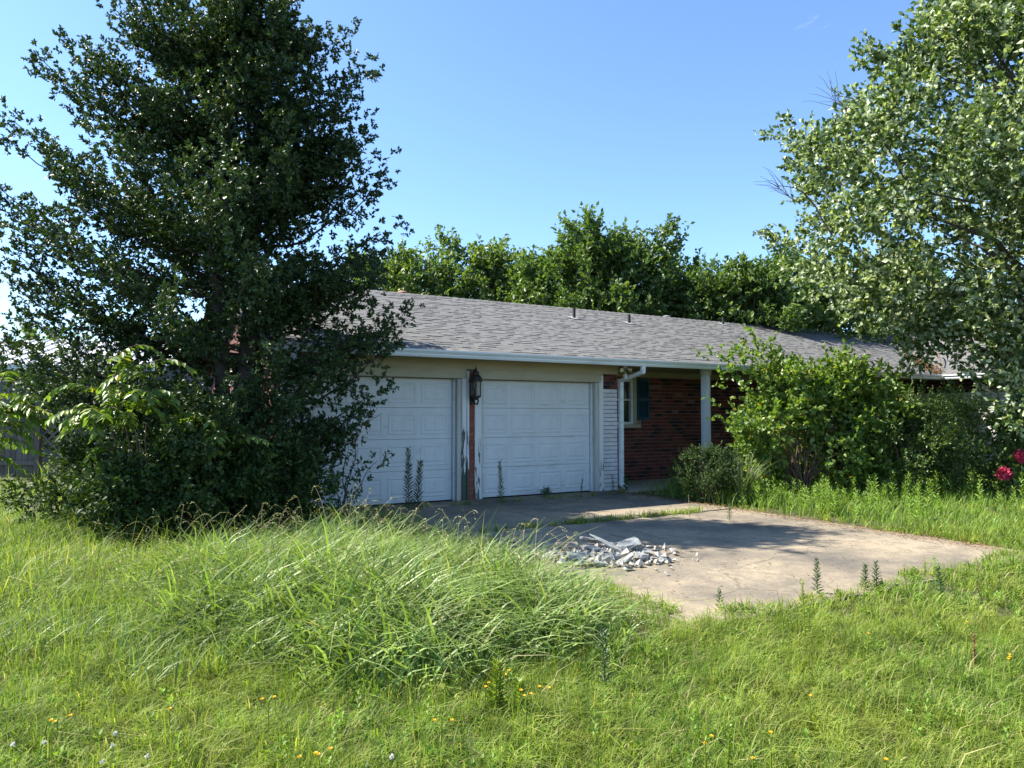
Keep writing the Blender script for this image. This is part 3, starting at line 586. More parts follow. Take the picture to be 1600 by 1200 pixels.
# ------------------------------------------------------------------ big evergreen at the garage corner
zs = [-.1, .5, 1.0, 1.75, 2.3, 2.8, 3.7, 4.6, 5.5, 6.4, 7.3, 8.0]
RL = [2.5, 2.9, 2.9, 3.0, 3.2, 3.35, 3.45, 3.35, 2.9, 2.3, 1.35, .3]     # reach to the left of the trunk
RR = [.7, .85, 1.0, 1.3, 1.9, 1.95, 1.65, 1.75, 1.45, 1.25, .75, .2]  # and to the right
def evergreen():
    tx, ty = -3.78, 9.95; base = (tx, ty, GZ); cl = []; limbs = []
    tops = [(-3.6, 10.0, 7.5), (-4.15, 9.8, 7.1), (-3.95, 10.3, 6.5)]
    trunks = []
    for i, tp in enumerate(tops):
        b = np.array([tx + (0, -.22, .12)[i], ty + (0, -.1, .15)[i], GZ - .1]); P = curve(b, tp, (0.05 * i, 0, 0), 9, .02); trunks.append((P, np.linspace((.17, .13, .12)[i], .02, 9)))
    main = [t[0] for t in trunks]
    def bough(tip, size):
        """one limb with layered leaf clumps along its outer part, swept up at the end"""
        tip = np.array(tip); t = main[rng.integers(0, 3)]; rad = math.hypot(tip[0] - tx, tip[1] - ty); zz = np.clip(tip[2] - rng.uniform(.25, .55) * rad, .2, 6.9)
        k = np.interp(zz, t[:, 2], np.arange(len(t))); k0 = int(min(k, len(t) - 2)); r0 = t[k0] + (t[k0 + 1] - t[k0]) * (k - k0)
        P = curve(r0, tip, (0, 0, -.10 * rad), 9, .04); limbs.append((P, np.linspace(.026, .006, 9))); d = unit(tip - r0)
        for f in np.arange(.34, 1.01, .165):
            p = r0 + (tip - r0) * f + np.array([0, 0, -.10 * rad * 4 * f * (1 - f)]) + rng.normal(size=3) * np.array([.14, .16, .07]) * (1.15 - f * .6); ax = unit(d + np.array([0, 0, rng.uniform(.0, .5)]) + rng.normal(size=3) * .3)
            if in_house(p[None], .3)[0]: continue
            cl.append([*p, *ax, size * rng.uniform(.32, .48), size * rng.uniform(.14, .21), rng.uniform(.8, 1.2)])
    for (px, py) in ((192, 15), (68, 96), (140, 84), (22, 190), (18, 222), (-5, 290), (-5, 340), (40, 410), (10, 440), (440, 14), (400, -20), (330, -30), (250, 0), (516, 70), (558, 124), (550, 168), (542, 216), (574, 246), (594, 290), (594, 362), (574, 416), (620, 503), (610, 545), (572, 622), (545, 667), (500, 300), (480, 120), (110, 300), (60, 350), (90, 250), (110, 150), (60, 590), (105, 575), (30, 565), (160, 600), (70, 500), (130, 470), (590, 440), (560, 520)):
        bough(at(px, py, ty + rng.uniform(-.5, .25)), 1.15)
    n = 0
    while n < 112:                                # boughs all round, in rough tiers
        z = rng.uniform(.5, 7.5); z = .55 * round(z / .55) + rng.normal() * .1; th = rng.uniform(0, 2 * np.pi); c, s = np.cos(th), np.sin(th)
        rl = np.interp(z, zs, RL if c < 0 else RR); ry = 2.25 * np.interp(z, [0, 4, 8], [1, 1, .2]); f = rng.uniform(.62, 1.0)
        p = np.array([tx + c * rl * f * .95, ty + s * ry * f, z])
        if in_house(p[None], .4)[0] or (z < 1.75 and p[0] < tx - 1.35): continue
        bough(p, 1.12); n += 1
    for i in range(105):                         # short growth near the stems
        z = rng.uniform(.6, 7.3); th = rng.uniform(0, 6.28); r = rng.uniform(.2, .9) * np.interp(z, [0, 5, 8], [1, .9, .3]); p = np.array([tx - .1 + math.cos(th) * r, ty + math.sin(th) * r, z])
        if in_house(p[None], .3)[0]: continue
        cl.append([*p, *unit(np.array([math.cos(th), math.sin(th), .8])), rng.uniform(.3, .45), rng.uniform(.16, .24), rng.uniform(.5, .9)])
    for i in range(45):                          # dense skirt low down on the right and front
        th = rng.uniform(2.6, 6.6); z = rng.uniform(.05, 1.7); r = rng.uniform(.5, 1.25); p = np.array([tx - .2 + math.cos(th) * r, ty + math.sin(th) * r, z])
        if in_house(p[None], .2)[0]: continue
        cl.append([*p, *unit(np.array([math.cos(th), math.sin(th), .4])), .4, .25, 1.0])
    V, F = clump_leaves(cl, 420, .058, .032, .08, 12, .4)
    return make_plant('evergreen_tree', 'tall dark evergreen tree with upswept branches at the garage corner', 'tree', base, trunks, limbs, [((V, F), m_oak, 'crown')], bark_d)
evergreen()
# low dark growth round its foot
def shrub(name, label, cat, cx, cy, rx, ry, h, nclump, per, L, W, mat, stems=7, spray=.2, seed=None, droop=0., cr=.22, shoots=0, group=None, bark=None, up=.45, leaves=10, extra=None, zmin=.06):
    cl = []; limbs = []; b = (cx, cy, GZ)
    for i in range(nclump):
        th = rng.uniform(0, 2 * np.pi); f = rng.random() ** .45; z = rng.uniform(zmin, 1) ** .8; w = math.sqrt(max(.12, 1 - (max(0, z - .45) / .55) ** 2)) * (0.75 + .25 * min(1, z * 3))
        p = np.array([cx + math.cos(th) * rx * f * w, cy + math.sin(th) * ry * f * w, z * h])
        ax = unit(np.array([math.cos(th) * f, math.sin(th) * f, .5 + rng.uniform(0, .6)])); cl.append([*p, *ax, cr * rng.uniform(.8, 1.4), cr * rng.uniform(.6, 1), rng.uniform(.6, 1.3)])
        if i % 2 == 0: limbs.append((curve((cx + rng.normal() * .1, cy + rng.normal() * .1, GZ), p, (0, 0, .1 * h), 6, .06), np.linspace(.016, .004, 6)))
    for i in range(shoots):
        th = rng.uniform(0, 2 * np.pi); f = rng.uniform(.2, .8); p0 = np.array([cx + math.cos(th) * rx * f, cy + math.sin(th) * ry * f, h * .75]); q = p0 + np.array([rng.normal() * .15, rng.normal() * .15, h * rng.uniform(.25, .42)])
        limbs.append((curve((cx, cy, GZ), p0, (0, 0, .1), 6, .05), np.linspace(.014, .008, 6))); limbs.append((curve(p0, q, (0, 0, 0), 5, .05), np.linspace(.008, .003, 5)))
        for t in np.linspace(.1, 1, 5): pp = p0 + (q - p0) * t; cl.append([*pp, 0, 0, 1, .14, .07, .35])
    if extra: cl += extra
    V, F = clump_leaves(cl, per, L, W, spray, leaves, up, droop)
    return make_plant(name, label, cat, b, None, limbs, [((V, F), mat, 'foliage')], bark or twig_m, group, names=('stem', 'stems', 'foliage'))
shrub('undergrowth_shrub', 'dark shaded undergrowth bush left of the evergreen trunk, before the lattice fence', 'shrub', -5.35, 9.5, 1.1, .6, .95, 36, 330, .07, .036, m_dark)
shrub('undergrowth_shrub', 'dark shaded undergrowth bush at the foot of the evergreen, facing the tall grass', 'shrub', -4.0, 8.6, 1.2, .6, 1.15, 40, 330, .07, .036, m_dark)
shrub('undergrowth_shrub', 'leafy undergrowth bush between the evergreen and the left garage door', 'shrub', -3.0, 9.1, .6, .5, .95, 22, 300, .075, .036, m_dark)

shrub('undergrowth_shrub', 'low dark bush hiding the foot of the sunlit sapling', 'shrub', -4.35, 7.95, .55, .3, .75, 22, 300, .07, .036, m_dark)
# ------------------------------------------------------------------ silver-leaved tree on the right
def silver():
    tx, ty = 10.8, 13.4; base = (tx, ty, GZ); cl = []; limbs = []
    tr = [(curve((tx, ty, GZ - .1), (tx + .2, ty + .2, 6.2), (.15, 0, 0), 8, .02), np.linspace(.24, .07, 8))]; t = tr[0][0]; n = 0
    while n < 540:
        z = rng.uniform(2.5, 10.6); th = rng.uniform(0, 2 * np.pi); c, s = np.cos(th), np.sin(th)
        r = np.interp(z, [2.4, 3.3, 4.2, 5.4, 6.6, 7.3, 8.0, 8.8, 10, 10.8], [3.6, 4.8, 5.3, 5.6, 5.4, 5.0, 4.0, 3.0, 1.7, .4]); f = rng.random() ** .47
        p = np.array([tx + c * r * f, ty + s * r * .75 * f, z])
        qx = 800 + FPX * p[0] / p[1]; qy = 647 - FPX * (p[2] - CAM_H) / p[1]
        if in_house(p[None], .5)[0] or (qx < 1590 and qy > 520 - (qx < 1420) * 30): continue
        ax = unit(np.array([c, s * .8, rng.uniform(-.1, .9)])); cl.append([*p, *ax, rng.uniform(.45, .8), rng.uniform(.24, .42), rng.uniform(.6, 1.3)])
        zz = np.clip(z - rng.uniform(.3, .8) * r * f, 1.6, 6.0); k = np.interp(zz, t[:, 2], np.arange(8)); r0 = t[min(int(k), 7)]
        if n % 4 == 0: limbs.append((curve(r0, p, (rng.normal() * .2, rng.normal() * .2, .12 * r * f), 7, .12), np.linspace(.045, .006, 7)))
        n += 1
    # hanging sprays over the wing roof
    for (px, py, d) in ((1420, 525, 13), (1425, 550, 13.2), (1585, 570, 11.8), (1598, 600, 11.6), (1500, 535, 12.4), (1545, 545, 12), (1480, 510, 12.4), (1592, 640, 11.5), (1590, 545, 11.6), (1400, 500, 13), (1345, 490, 13.2), (1575, 520, 11.8), (1450, 505, 12.6), (1520, 500, 12.2), (1560, 490, 12), (1595, 500, 11.8), (1530, 560, 12), (1440, 535, 12.8), (1560, 575, 11.8), (1470, 480, 12.6), (1500, 470, 12.4), (1540, 465, 12.2)):
        p = np.array(at(px, py, d)); cl.append([*p, 0.2, 0, -.97, .35, .24, .6]); limbs.append((curve(t[4], p, (0, 0, .5), 7, .05), np.linspace(.04, .006, 7)))
    # dead twiggy tips against the sky
    deads = []
    for (px, py, d, sp) in ((1300, 150, 12.8, .45), (1215, 290, 13, .3), (1495, 60, 12.6, .4)):
        dead = []; deads.append(dead); p = np.array(at(px, py, d)); c0 = p + np.array([1.1, .2, -.9])
        dead.append((curve(c0, p, (0, 0, .3), 7, .05), np.linspace(.018, .006, 7)))
        for i in range(14): dead.append((curve(p + (c0 - p) * rng.uniform(0, .3), p + rdir(1)[0] * sp * np.array([1.2, .5, .9]) + np.array([-.1, 0, .12]), (0, 0, .05), 5, .08), np.linspace(.006, .002, 5)))
    V, F = clump_leaves(cl, 370, .108, .072, .22, 9, .25)
    e = make_plant('silver_leaf_tree', 'large broad tree with pale silvery leaves overhanging the right end of the roof', 'tree', base, tr, limbs, [((V, F), m_silver, 'crown')], bark_l)
    for dead in deads: V, F = tube_geo(dead, 5); tag(link('dead_twigs', npmesh('dead_twigs', V - np.array(base), F, bark_l, True), e), kind='stuff')
silver()

# ------------------------------------------------------------------ trees behind the house
def back_tree(label, px, top, wpx, depth, mat, n=95, per=190, L=.17, W=.10, lean=0, spiky=.4):
    x0, _, zt = at(px, top + 22, depth); r = wpx / FPX * depth / 2; base = (x0, depth, GZ); cl = []; limbs = []
    tr = [(curve((x0, depth, GZ - .1), (x0 + lean, depth, zt * .7), (0, 0, 0), 7, .02), np.linspace(.2, .06, 7))]; t = tr[0][0]
    zb = 1.6
    n = int(n * 1.3); r *= 1.12
    for i in range(n):
        q = rng.random(); z = zb + (zt - zb) * q * .96; th = rng.uniform(0, 2 * np.pi); w = math.sin(math.pi * min(1, .22 + .78 * q) ** 1.15) ** .6 if q < 1 else .2
        f = rng.random() ** .45; p = np.array([x0 + lean * q + math.cos(th) * r * w * f, depth + math.sin(th) * r * .7 * w * f, z])
        ax = unit(np.array([math.cos(th) * .8, math.sin(th) * .8, rng.uniform(.2, 1.3)])); cl.append([*p, *ax, rng.uniform(.5, 1.0), rng.uniform(.28, .5), rng.uniform(.7, 1.3)])
        limbs.append((curve(t[min(6, int(q * 7))], p, (0, 0, .15), 5, .06), np.linspace(.05, .01, 5)))
    for i in range(int(12 * spiky * 2)):     # long shoots that break the outline
        th = rng.uniform(0, 2 * np.pi); q = rng.uniform(.55, .95); w = math.sin(math.pi * (.22 + .78 * q) ** 1.15) ** .6
        p = np.array([x0 + lean * q + math.cos(th) * r * w * .85, depth + math.sin(th) * r * .5 * w, zb + (zt - zb) * q]); d = unit(np.array([math.cos(th) * .8, .2 * math.sin(th), 1.0])); ln = rng.uniform(.7, 1.4)
        limbs.append((curve(p, p + d * ln, (math.cos(th) * .15, 0, .1), 5, .05), np.linspace(.02, .005, 5)))
        for s in np.linspace(.2, 1, 4): cl.append([*(p + d * ln * s), *d, .28, .14, .35])
    V, F = clump_leaves(cl, per, L, W, .42, 9, .35)
    make_plant('background_tree', label, 'tree', base, tr, limbs, [((V, F), mat, 'crown')], bark_l, 'trees behind the house')
back_tree('light green tree behind the roof, nearest the evergreen', 625, 385, 175, 25, m_bg1, 80)
back_tree('pale round-topped tree behind the rusty roof turbine end of the ridge', 765, 372, 190, 26, m_bg1, 100)
back_tree('tallest tree behind the roof, with long curving shoots on top', 945, 352, 250, 24, m_bg2, 150, spiky=1.3)
back_tree('dark low tree filling the gap behind the silver turbine vent', 1065, 420, 130, 27, m_bg2, 70)
back_tree('dark green tree behind the roof left of the silver-leaved tree', 1165, 405, 170, 23, m_bg2, 100)
back_tree('green tree behind the roof, half covered by the silver-leaved tree', 1270, 410, 200, 25, m_bg2, 90)
back_tree('distant tree behind the ridge right of the pale round-topped tree', 845, 400, 150, 28, m_bg1, 70)
back_tree('low leafy tree behind the far right end of the roof', 1420, 400, 260, 27, m_bg2, 90)
back_tree('distant bush-like tree rising above the white metal roof', 80, 517, 120, 34, m_bg1, 50, 110)

# ------------------------------------------------------------------ shrubs by the porch
sx, sy = gnd(1215, 775)
ex = []
for (px, py, d, w) in ((1122, 566, sy - .1, .3), (1150, 575, sy, .5), (1148, 605, sy, .4), (1138, 640, sy - .1, .25), (1180, 560, sy, .5), (1190, 540, sy, .35), (1165, 690, sy - .2, .35)): ex.append([*at(px, py, d), -.6, 0, .8, .22, .16, w])
shrub('leafy_shrub', 'big lime-green broad-leaved shrub beside the white porch column', 'shrub', sx + .42, sy, 1.2, .8, 2.15, 56, 190, .10, .068, m_lime, shoots=10, spray=.3, cr=.3, extra=ex, up=.3)
sx, sy = gnd(1335, 772)
shrub('leafy_shrub', 'lime-green shrub with tall upright shoots right of the column shrub', 'shrub', sx, sy, .95, .7, 2.05, 44, 190, .10, .066, m_lime, shoots=9, spray=.3, cr=.28, up=.3)
sx, sy = gnd(1410, 775)
shrub('round_shrub', 'dense dark green rounded shrub in front of the wing wall', 'shrub', sx, sy, 1.05, .8, 1.45, 64, 300, .055, .032, m_round, spray=.16, cr=.24)
sx, sy = gnd(1500, 772)
shrub('feathery_shrub', 'feathery fine-leaved shrub below the white wing downpipe', 'shrub', sx, sy, 1.2, .7, 1.6, 62, 330, .05, .022, m_feather, spray=.26, cr=.22, shoots=9, up=.3)
sx, sy = gnd(1600, 775)
e = shrub('flowering_shrub', 'leafy shrub with bright pink blossoms at the right edge', 'shrub', sx, sy, .8, .6, 1.4, 30, 170, .1, .055, m_feather, spray=.24, cr=.24)
for (px, py) in ((1568, 740), (1596, 712)):
    p = np.array(at(px, py, sy - .55)); n = 260; q = rdir(n) * rng.random((n, 1)) ** .4 * np.array([.13, .1, .12]); V, F = leaf_geo(p + q, rdir(n), .045, .04, .2)
    tag(link('blossom', npmesh('blossom', V - np.array(e.location), F, m_pink), e), kind='stuff')
sx, sy = gnd(1108, 782)
shrub('boxwood', 'small clipped-looking dark boxwood bush at the foot of the column', 'shrub', sx, sy, .62, .5, .80, 46, 300, .035, .022, m_dark, spray=.1, cr=.16)
sx, sy = gnd(1160, 785)
def blades(n, cx, cy, h0, h1, w, spread, mat_seed=0):
    th = rng.uniform(0, 2 * np.pi, n); H = rng.uniform(h0, h1, n); ln = rng.uniform(.1, spread, n)
    return np.stack([cx + np.cos(th) * .1, cy + np.sin(th) * .1], 1), H, th, ln, np.full(n, w)
# ------------------------------------------------------------------ grass machinery
def grass_geo(P, z0, H, th, lean, W, seg=3, curl=0.0):
    """tapering bent blades; P (n,2), height H, lean = sideways reach as a share of H"""
    n = len(P); d = np.stack([np.cos(th), np.sin(th)], 1); s = np.stack([-np.sin(th + curl), np.cos(th + curl)], 1); V = np.empty((n, 2 * seg + 1, 3))
    for k in range(seg + 1):
        t = k / seg; reach = lean * H * t ** 2; z = H * (t - .38 * np.minimum(lean, 1.6) * t ** 2.4); c = P + d * reach[:, None]; w = W * (1 - t ** 1.6) * .5 * (0.75 + .9 * t * (1 - t) * 2)
        if k < seg:
            V[:, 2 * k, :2] = c - s * w[:, None]; V[:, 2 * k + 1, :2] = c + s * w[:, None]; V[:, 2 * k, 2] = V[:, 2 * k + 1, 2] = z0 + z
        else: V[:, 2 * seg, :2] = c; V[:, 2 * seg, 2] = z0 + z
    b = np.arange(n)[:, None] * (2 * seg + 1); F = []
    for k in range(seg - 1): F += [b + np.array([[2*k, 2*k+1, 2*k+3]]), b + np.array([[2*k, 2*k+3, 2*k+2]])]
    F.append(b + np.array([[2*seg-2, 2*seg-1, 2*seg]])); return V.reshape(-1, 3), np.concatenate(F)
P, H, th, ln, W = blades(110, sx, sy, .5, 1.05, .03, .75)
V, F = grass_geo(P, GZ, H, th, ln, W, 4); e = empty('yucca', (sx, sy, GZ), 0, 'spiky clump of long sword-shaped leaves beside the boxwood', 'plant')
link('blades', npmesh('blades', V - np.array([sx, sy, GZ]), F, m_blade), e); e.children[0]['kind'] = 'stuff'

# ------------------------------------------------------------------ saplings on the left with hanging compound leaves
def fronds(name, label, base, tips, n_leaf=11, L=.12, W=.05, mat=m_lime):
    e = empty(name, base, 0, label, 'sapling'); st = []; Vs = []; Fs = []; off = 0
    for tip, droop in tips:
        tip = np.array(tip); b = np.array(base); mid = b + (tip - b) * .55 + np.array([0, 0, .25]); st.append((curve(b, mid, (0, 0, .1), 6, .03), np.linspace(.009, .006, 6)))
        for j in range(5):
            d = unit(np.array([rng.normal() * .8, rng.normal() * .5, .2])) + unit(tip - mid) * .6; ln = rng.uniform(.35, .6); t = np.linspace(0, 1, n_leaf)[:, None]
            s0 = mid + (tip - mid) * rng.uniform(.2, 1); rach = s0 + unit(d) * ln * t + np.array([0, 0, -1]) * droop * t ** 2; st.append((rach[::2], np.linspace(.005, .002, len(rach[::2]))))
            tg = unit(np.gradient(rach, axis=0)); sd = unit(np.cross(tg, [0, 0, 1]))
            for sg in (-1, 1):
                D = unit(sd * sg * .8 + tg * .5 + np.array([0, 0, -.55]) + rng.normal(size=tg.shape) * .12); V, F = leaf_geo(rach, D, L * rng.uniform(.8, 1.2, n_leaf), W, .6); Vs.append(V); Fs.append(F + off); off += len(V)
    V, F = tube_geo(st, 5); B = np.array(base); link('stems', npmesh('stems', V - B, F, twig_m, True), e)
    tag(link('leaves', npmesh('leaves', np.concatenate(Vs) - B, np.concatenate(Fs), mat), e), kind='stuff')
b = (*gnd(225, 857), GZ)
fronds('sapling', 'young sapling with sunlit drooping compound leaves in front of the evergreen', b, [(at(x, y, b[1] + dy), .35) for x, y, dy in ((130, 585, 0), (170, 560, .1), (190, 545, .2), (230, 560, 0), (160, 620, -.1), (210, 610, -.1), (140, 660, -.1), (190, 640, .1), (120, 600, 0))])
b = (*gnd(330, 845), GZ)
fronds('sapling', 'shaded sapling with compound leaves before the evergreen trunk', b, [(at(x, y, b[1] - .1), .3) for x, y in ((300, 640), (340, 660), (360, 690), (280, 680), (310, 770), (280, 760))], mat=m_lime)
b = (-6.9, 8.6, GZ)
fronds('sapling', 'arching branch of hanging bright leaves at the left edge', b, [(at(x, y, 8.4), .3) for x, y in ((5, 590), (25, 620), (40, 605), (8, 660), (0, 690))])
# thin half-bare plant before the left door
b = np.array([*gnd(535, 815), GZ]); b[1] -= .1
tips = [at(575, 630, b[1]), at(545, 690, b[1]), at(590, 720, b[1]), at(560, 700, b[1]), at(520, 720, b[1])]
lb = [(curve(b, t, (0, 0, .05), 7, .05), np.linspace(.012, .003, 7)) for t in tips]; cl = [[*(b + (np.array(t) - b) * f), 0, 0, 1, .13, .1, .5] for t in tips[1:] for f in (.45, .65, .85, 1)]
for i in range(10): q = np.array(tips[0]) + np.array([0, 0, -.5 * rng.random()]); lb.append((curve(q, q + rdir(1)[0] * .22 * np.array([1, .5, .6]) + np.array([0, 0, .1]), (0, 0, 0), 4, .05), np.linspace(.005, .002, 4)))
make_plant('thin_sapling', 'thin half-bare sapling in front of the left garage door', 'sapling', tuple(b), None, lb, [(clump_leaves(cl, 60, .075, .035, .14, 8, .4), m_weed, 'leaves')], twig_m, names=('stem', 'stems', 'leaves'))

# ------------------------------------------------------------------ lawn, tall grass, meadow
def outside(x, y, edge=0.0):
    """True off the driveway and off the house"""
    u = (x - HX) * ca + (y - HY) * sa; v = -(x - HX) * sa + (y - HY) * ca
    wob = .10 * np.sin(u * 3.1) + .07 * np.sin(u * 7.3 + 1) + .05 * np.sin(v * 9) ; wv = .09 * np.sin(v * 2.7) + .05 * np.sin(v * 6.1)
    on = (u > -2.05 + wv + .25 * np.clip(-v - 4, 0, 3) * 0) & (u < 2.95 + .5 * wv) & (v > -7.12 + .7 * wob - .1 * (u < .6)) & (v < 0)
    hs = ((u > -3.6) & (v > -.05) & (u < 3.1)) | ((u >= 3.1) & (v > .75 + .3 * np.sin(u * 2)) & (u < 13.8)) | ((u > 13.6) & (v > -5.6))
    return ~(on | hs)
def mound(x, y):
    """how far the rank grass has taken over, 0..1"""
    return np.clip(1.25 + .16 * np.sin(x * 3.1 + 1) * np.sin(y * 2.7) - ((x + 1.12 + .45 * (y - 5.4)) / 1.85) ** 2 - ((y - 5.75) / 1.75) ** 2, 0, 1)
def scatter(n, near, far, half=1.02, power=1.0):
    """random ground points inside the view wedge and a little beyond it"""
    y = near + (far - near) * rng.random(n) ** power; x = (rng.random(n) * 2 - 1) * (y * .74 * half + 1.1); return x, y
# short lawn
Vs = []; Fs = []; off = 0
for n, a, b_, seg, wsc in ((172000, 2.45, 5.2, 2, .0050), (112000, 5.2, 9.5, 2, .0080), (42000, 9.5, 24, 2, .014)):
    nc = n // 11; xc, yc = scatter(nc, a, b_); ci = rng.integers(0, nc, n); ths = rng.uniform(0, 6.283, n); rr = np.abs(rng.normal(size=n)) * (.022 + .004 * yc[ci]); x = xc[ci] + np.cos(ths) * rr; y = yc[ci] + np.sin(ths) * rr; hc = (rng.uniform(.55, 1.5, nc) * np.where(rng.random(nc) < .1, 1.8, 1))[ci]; k = outside(x, y) & (mound(x, y) < rng.random(n) * .9 + .15); x, y, ths, hc = x[k], y[k], ths[k], hc[k]; m = len(x)
    tuft = .5 + .5 * np.sin(x * 5.1 + 1.7 * np.sin(y * 3.3)) * np.cos(y * 4.7 + np.sin(x * 2.9)); u, v = w2h(x, y)
    H = (.035 + .075 * tuft * rng.random(m) + .05 * rng.random(m)); left = np.clip((-1.0 - x) / 3, 0, 1) * np.clip((y - 3.8) / 2, 0, 1); H *= (1 + 1.6 * left) * hc
    H = np.where((u > 2.9) & (v > -6.6), H * 1.5, H)
    V, F = grass_geo(np.stack([x, y], 1), GZ, H, ths + rng.normal(size=m) * 1.2, rng.uniform(.1, 1.6, m), wsc * rng.uniform(.6, 1.4, m), seg, .4); Vs.append(V); Fs.append(F + off); off += len(V)
tag(link('lawn_grass', npmesh('lawn_grass', np.concatenate(Vs), np.concatenate(Fs), m_grass)), 'short sunlit lawn grass covering the foreground and yard', 'grass', kind='stuff')
# rank tall grass: a mound in the middle and a looser stand to the left
n = 50000; x, y = scatter(n, 3.7, 8.2); mm = mound(x, y); k = outside(x, y) & (mm > rng.random(n) * .8 + .04); x, y, mm = x[k], y[k], mm[k]; m = len(x)
H = (.20 + .54 * mm ** .9) * rng.uniform(.5, 1.15, m) * (1 + .22 * np.sin(x * 4.3 + 2 * np.sin(y * 2.1)) * np.cos(y * 3.9))
V1, F1 = grass_geo(np.stack([x, y], 1), GZ, H, rng.uniform(0, 6.283, m), rng.uniform(.3, 1.7, m), rng.uniform(.008, .026, m), 4, .9)
n = 38000; x, y = scatter(n, 3.9, 10.5); k = outside(x, y) & (x < .6 + .4 * np.sin(y * 3)) & (rng.random(n) < np.clip((-x + .9) / 2.4, 0, 1)) & (y > 4.2 + .3 * np.sin(x * 4)); x, y = x[k], y[k]; m = len(x)
V2, F2 = grass_geo(np.stack([x, y], 1), GZ, rng.uniform(.10, .36, m), rng.uniform(0, 6.28, m), rng.uniform(.2, 1.2, m), rng.uniform(.005, .011, m), 3, .5)
tag(link('tall_grass', npmesh('tall_grass', np.concatenate([V1, V2]), np.concatenate([F1, F2 + len(V1)]), m_tall)), 'mound of tall rank arching grass left of the driveway', 'tall grass', kind='stuff')
# seed stalks over the tall grass
Vs = []; Fs = []; off = 0; st = []
for i in range(170):
    while True:
        x, y = scatter(1, 4.6, 8.2); 
        if mound(x, y)[0] > .12 or (x[0] < -1.5 and rng.random() < .25): break
    h = rng.uniform(.55, 1.0) * (.62 + .38 * mound(x, y)[0]); a = rng.uniform(0, 6.28); b = np.array([x[0], y[0], GZ]); tip = b + np.array([math.cos(a) * h * .3, math.sin(a) * h * .3, h])
    t = np.linspace(0, 1, 7)[:, None]; Pp = b + (tip - b) * t + np.array([math.cos(a), math.sin(a), 0]) * .12 * t ** 3 - np.array([0, 0, .12]) * t ** 4; st.append((Pp, np.linspace(.0022, .0012, 7)))
    for j in range(rng.integers(2, 5)):
        d = unit(np.array([math.cos(a + rng.normal() * .8), math.sin(a + rng.normal() * .8), .25])); ln = rng.uniform(.07, .14); tt = np.linspace(0, 1, 9)[:, None]
        sp = Pp[-1 - (j % 2)] + d * ln * tt - np.array([0, 0, .09]) * tt ** 2; V, F = leaf_geo(sp, unit(np.tile(d, (9, 1)) + rdir(9) * .5 + np.array([0, 0, -.4])), .016, .006, .2); Vs.append(V); Fs.append(F + off); off += len(V)
V, F = tube_geo(st, 3); Q = np.concatenate([F[:, [0, 1, 2]], F[:, [0, 2, 3]]])
tag(link('seed_stalks', npmesh('seed_stalks', np.concatenate([V] + Vs), np.concatenate([Q] + [f + len(V) for f in Fs]), m_straw)), 'pale nodding seed heads standing above the tall grass', 'seed stalks', kind='stuff')
# meadow strip right of the driveway, with leafy weeds
n = 52000; x, y = scatter(n, 7.2, 17.5, 1.1); u, v = w2h(x, y); k = outside(x, y) & (u > 3.0) & (v < -.4) & (v > -6.9) & (rng.random(n) < np.clip((u - 2.9) / .8, .15, 1)); x, y = x[k], y[k]; m = len(x); u, v = w2h(x, y)
H = rng.uniform(.15, .34, m) * np.clip(.55 + (v + 6.6) * .16, .45, 1.25)
V1, F1 = grass_geo(np.stack([x, y], 1), GZ, H, rng.uniform(0, 6.28, m), rng.uniform(.1, .7, m), rng.uniform(.009, .017, m), 3, .5)
def weed_geo(x, y, h, n=46, L=.07, W=.012, z0=GZ, lean=None):
    t = np.linspace(.08, 1, n); a = np.arange(n) * 2.4; ln = np.zeros(3) if lean is None else np.asarray(lean); P = np.array([x, y, z0]) + np.outer(t, [0, 0, h]) + np.outer(t ** 2, ln)
    D = unit(np.stack([np.cos(a), np.sin(a), .55 + .5 * t], 1)); l = L * (1.15 - .55 * t) * rng.uniform(.75, 1.2, n); V, F = leaf_geo(P, D, l, W * np.ones(n), .6)
    return (V, F), (P[::6], np.linspace(.005, .002, len(P[::6])))
Vs = [V1]; Fs = [F1]; off = len(V1)
for i in range(330):
    while True:
        x, y = scatter(1, 8.5, 16.5, 1.1); u, v = w2h(x[0], y[0])
        if u > 3.3 and -5.6 < v < -1.2 and (v > -4.5 or rng.random() < .3): break
    (V, F), _ = weed_geo(x[0], y[0], rng.uniform(.28, .55), 34, .10, .022); Vs.append(V); Fs.append(F + off); off += len(V)
tag(link('meadow_weeds', npmesh('meadow_weeds', np.concatenate(Vs), np.concatenate(Fs), m_meadow)), 'knee-high bright green weeds and grass between driveway and shrubs', 'weeds', kind='stuff')

Vs = []; Fs = []; off = 0                     # small broad-leaved weeds and rosettes through the lawn
for i in range(900):
    while True:
        x, y = scatter(1, 2.8, 8.5)
        if outside(x, y)[0] and mound(x, y)[0] < .2: break
    tall = rng.random() < .18
    (V, F), _ = weed_geo(x[0], y[0], rng.uniform(.12, .2) if tall else rng.uniform(.025, .07), 22 if tall else 13, .04 if tall else .05, .011 if tall else .02); Vs.append(V); Fs.append(F + off); off += len(V)
tag(link('lawn_weeds', npmesh('lawn_weeds', np.concatenate(Vs), np.concatenate(Fs), m_meadow)), 'small broad-leaved weeds scattered through the lawn grass', 'weeds', kind='stuff')
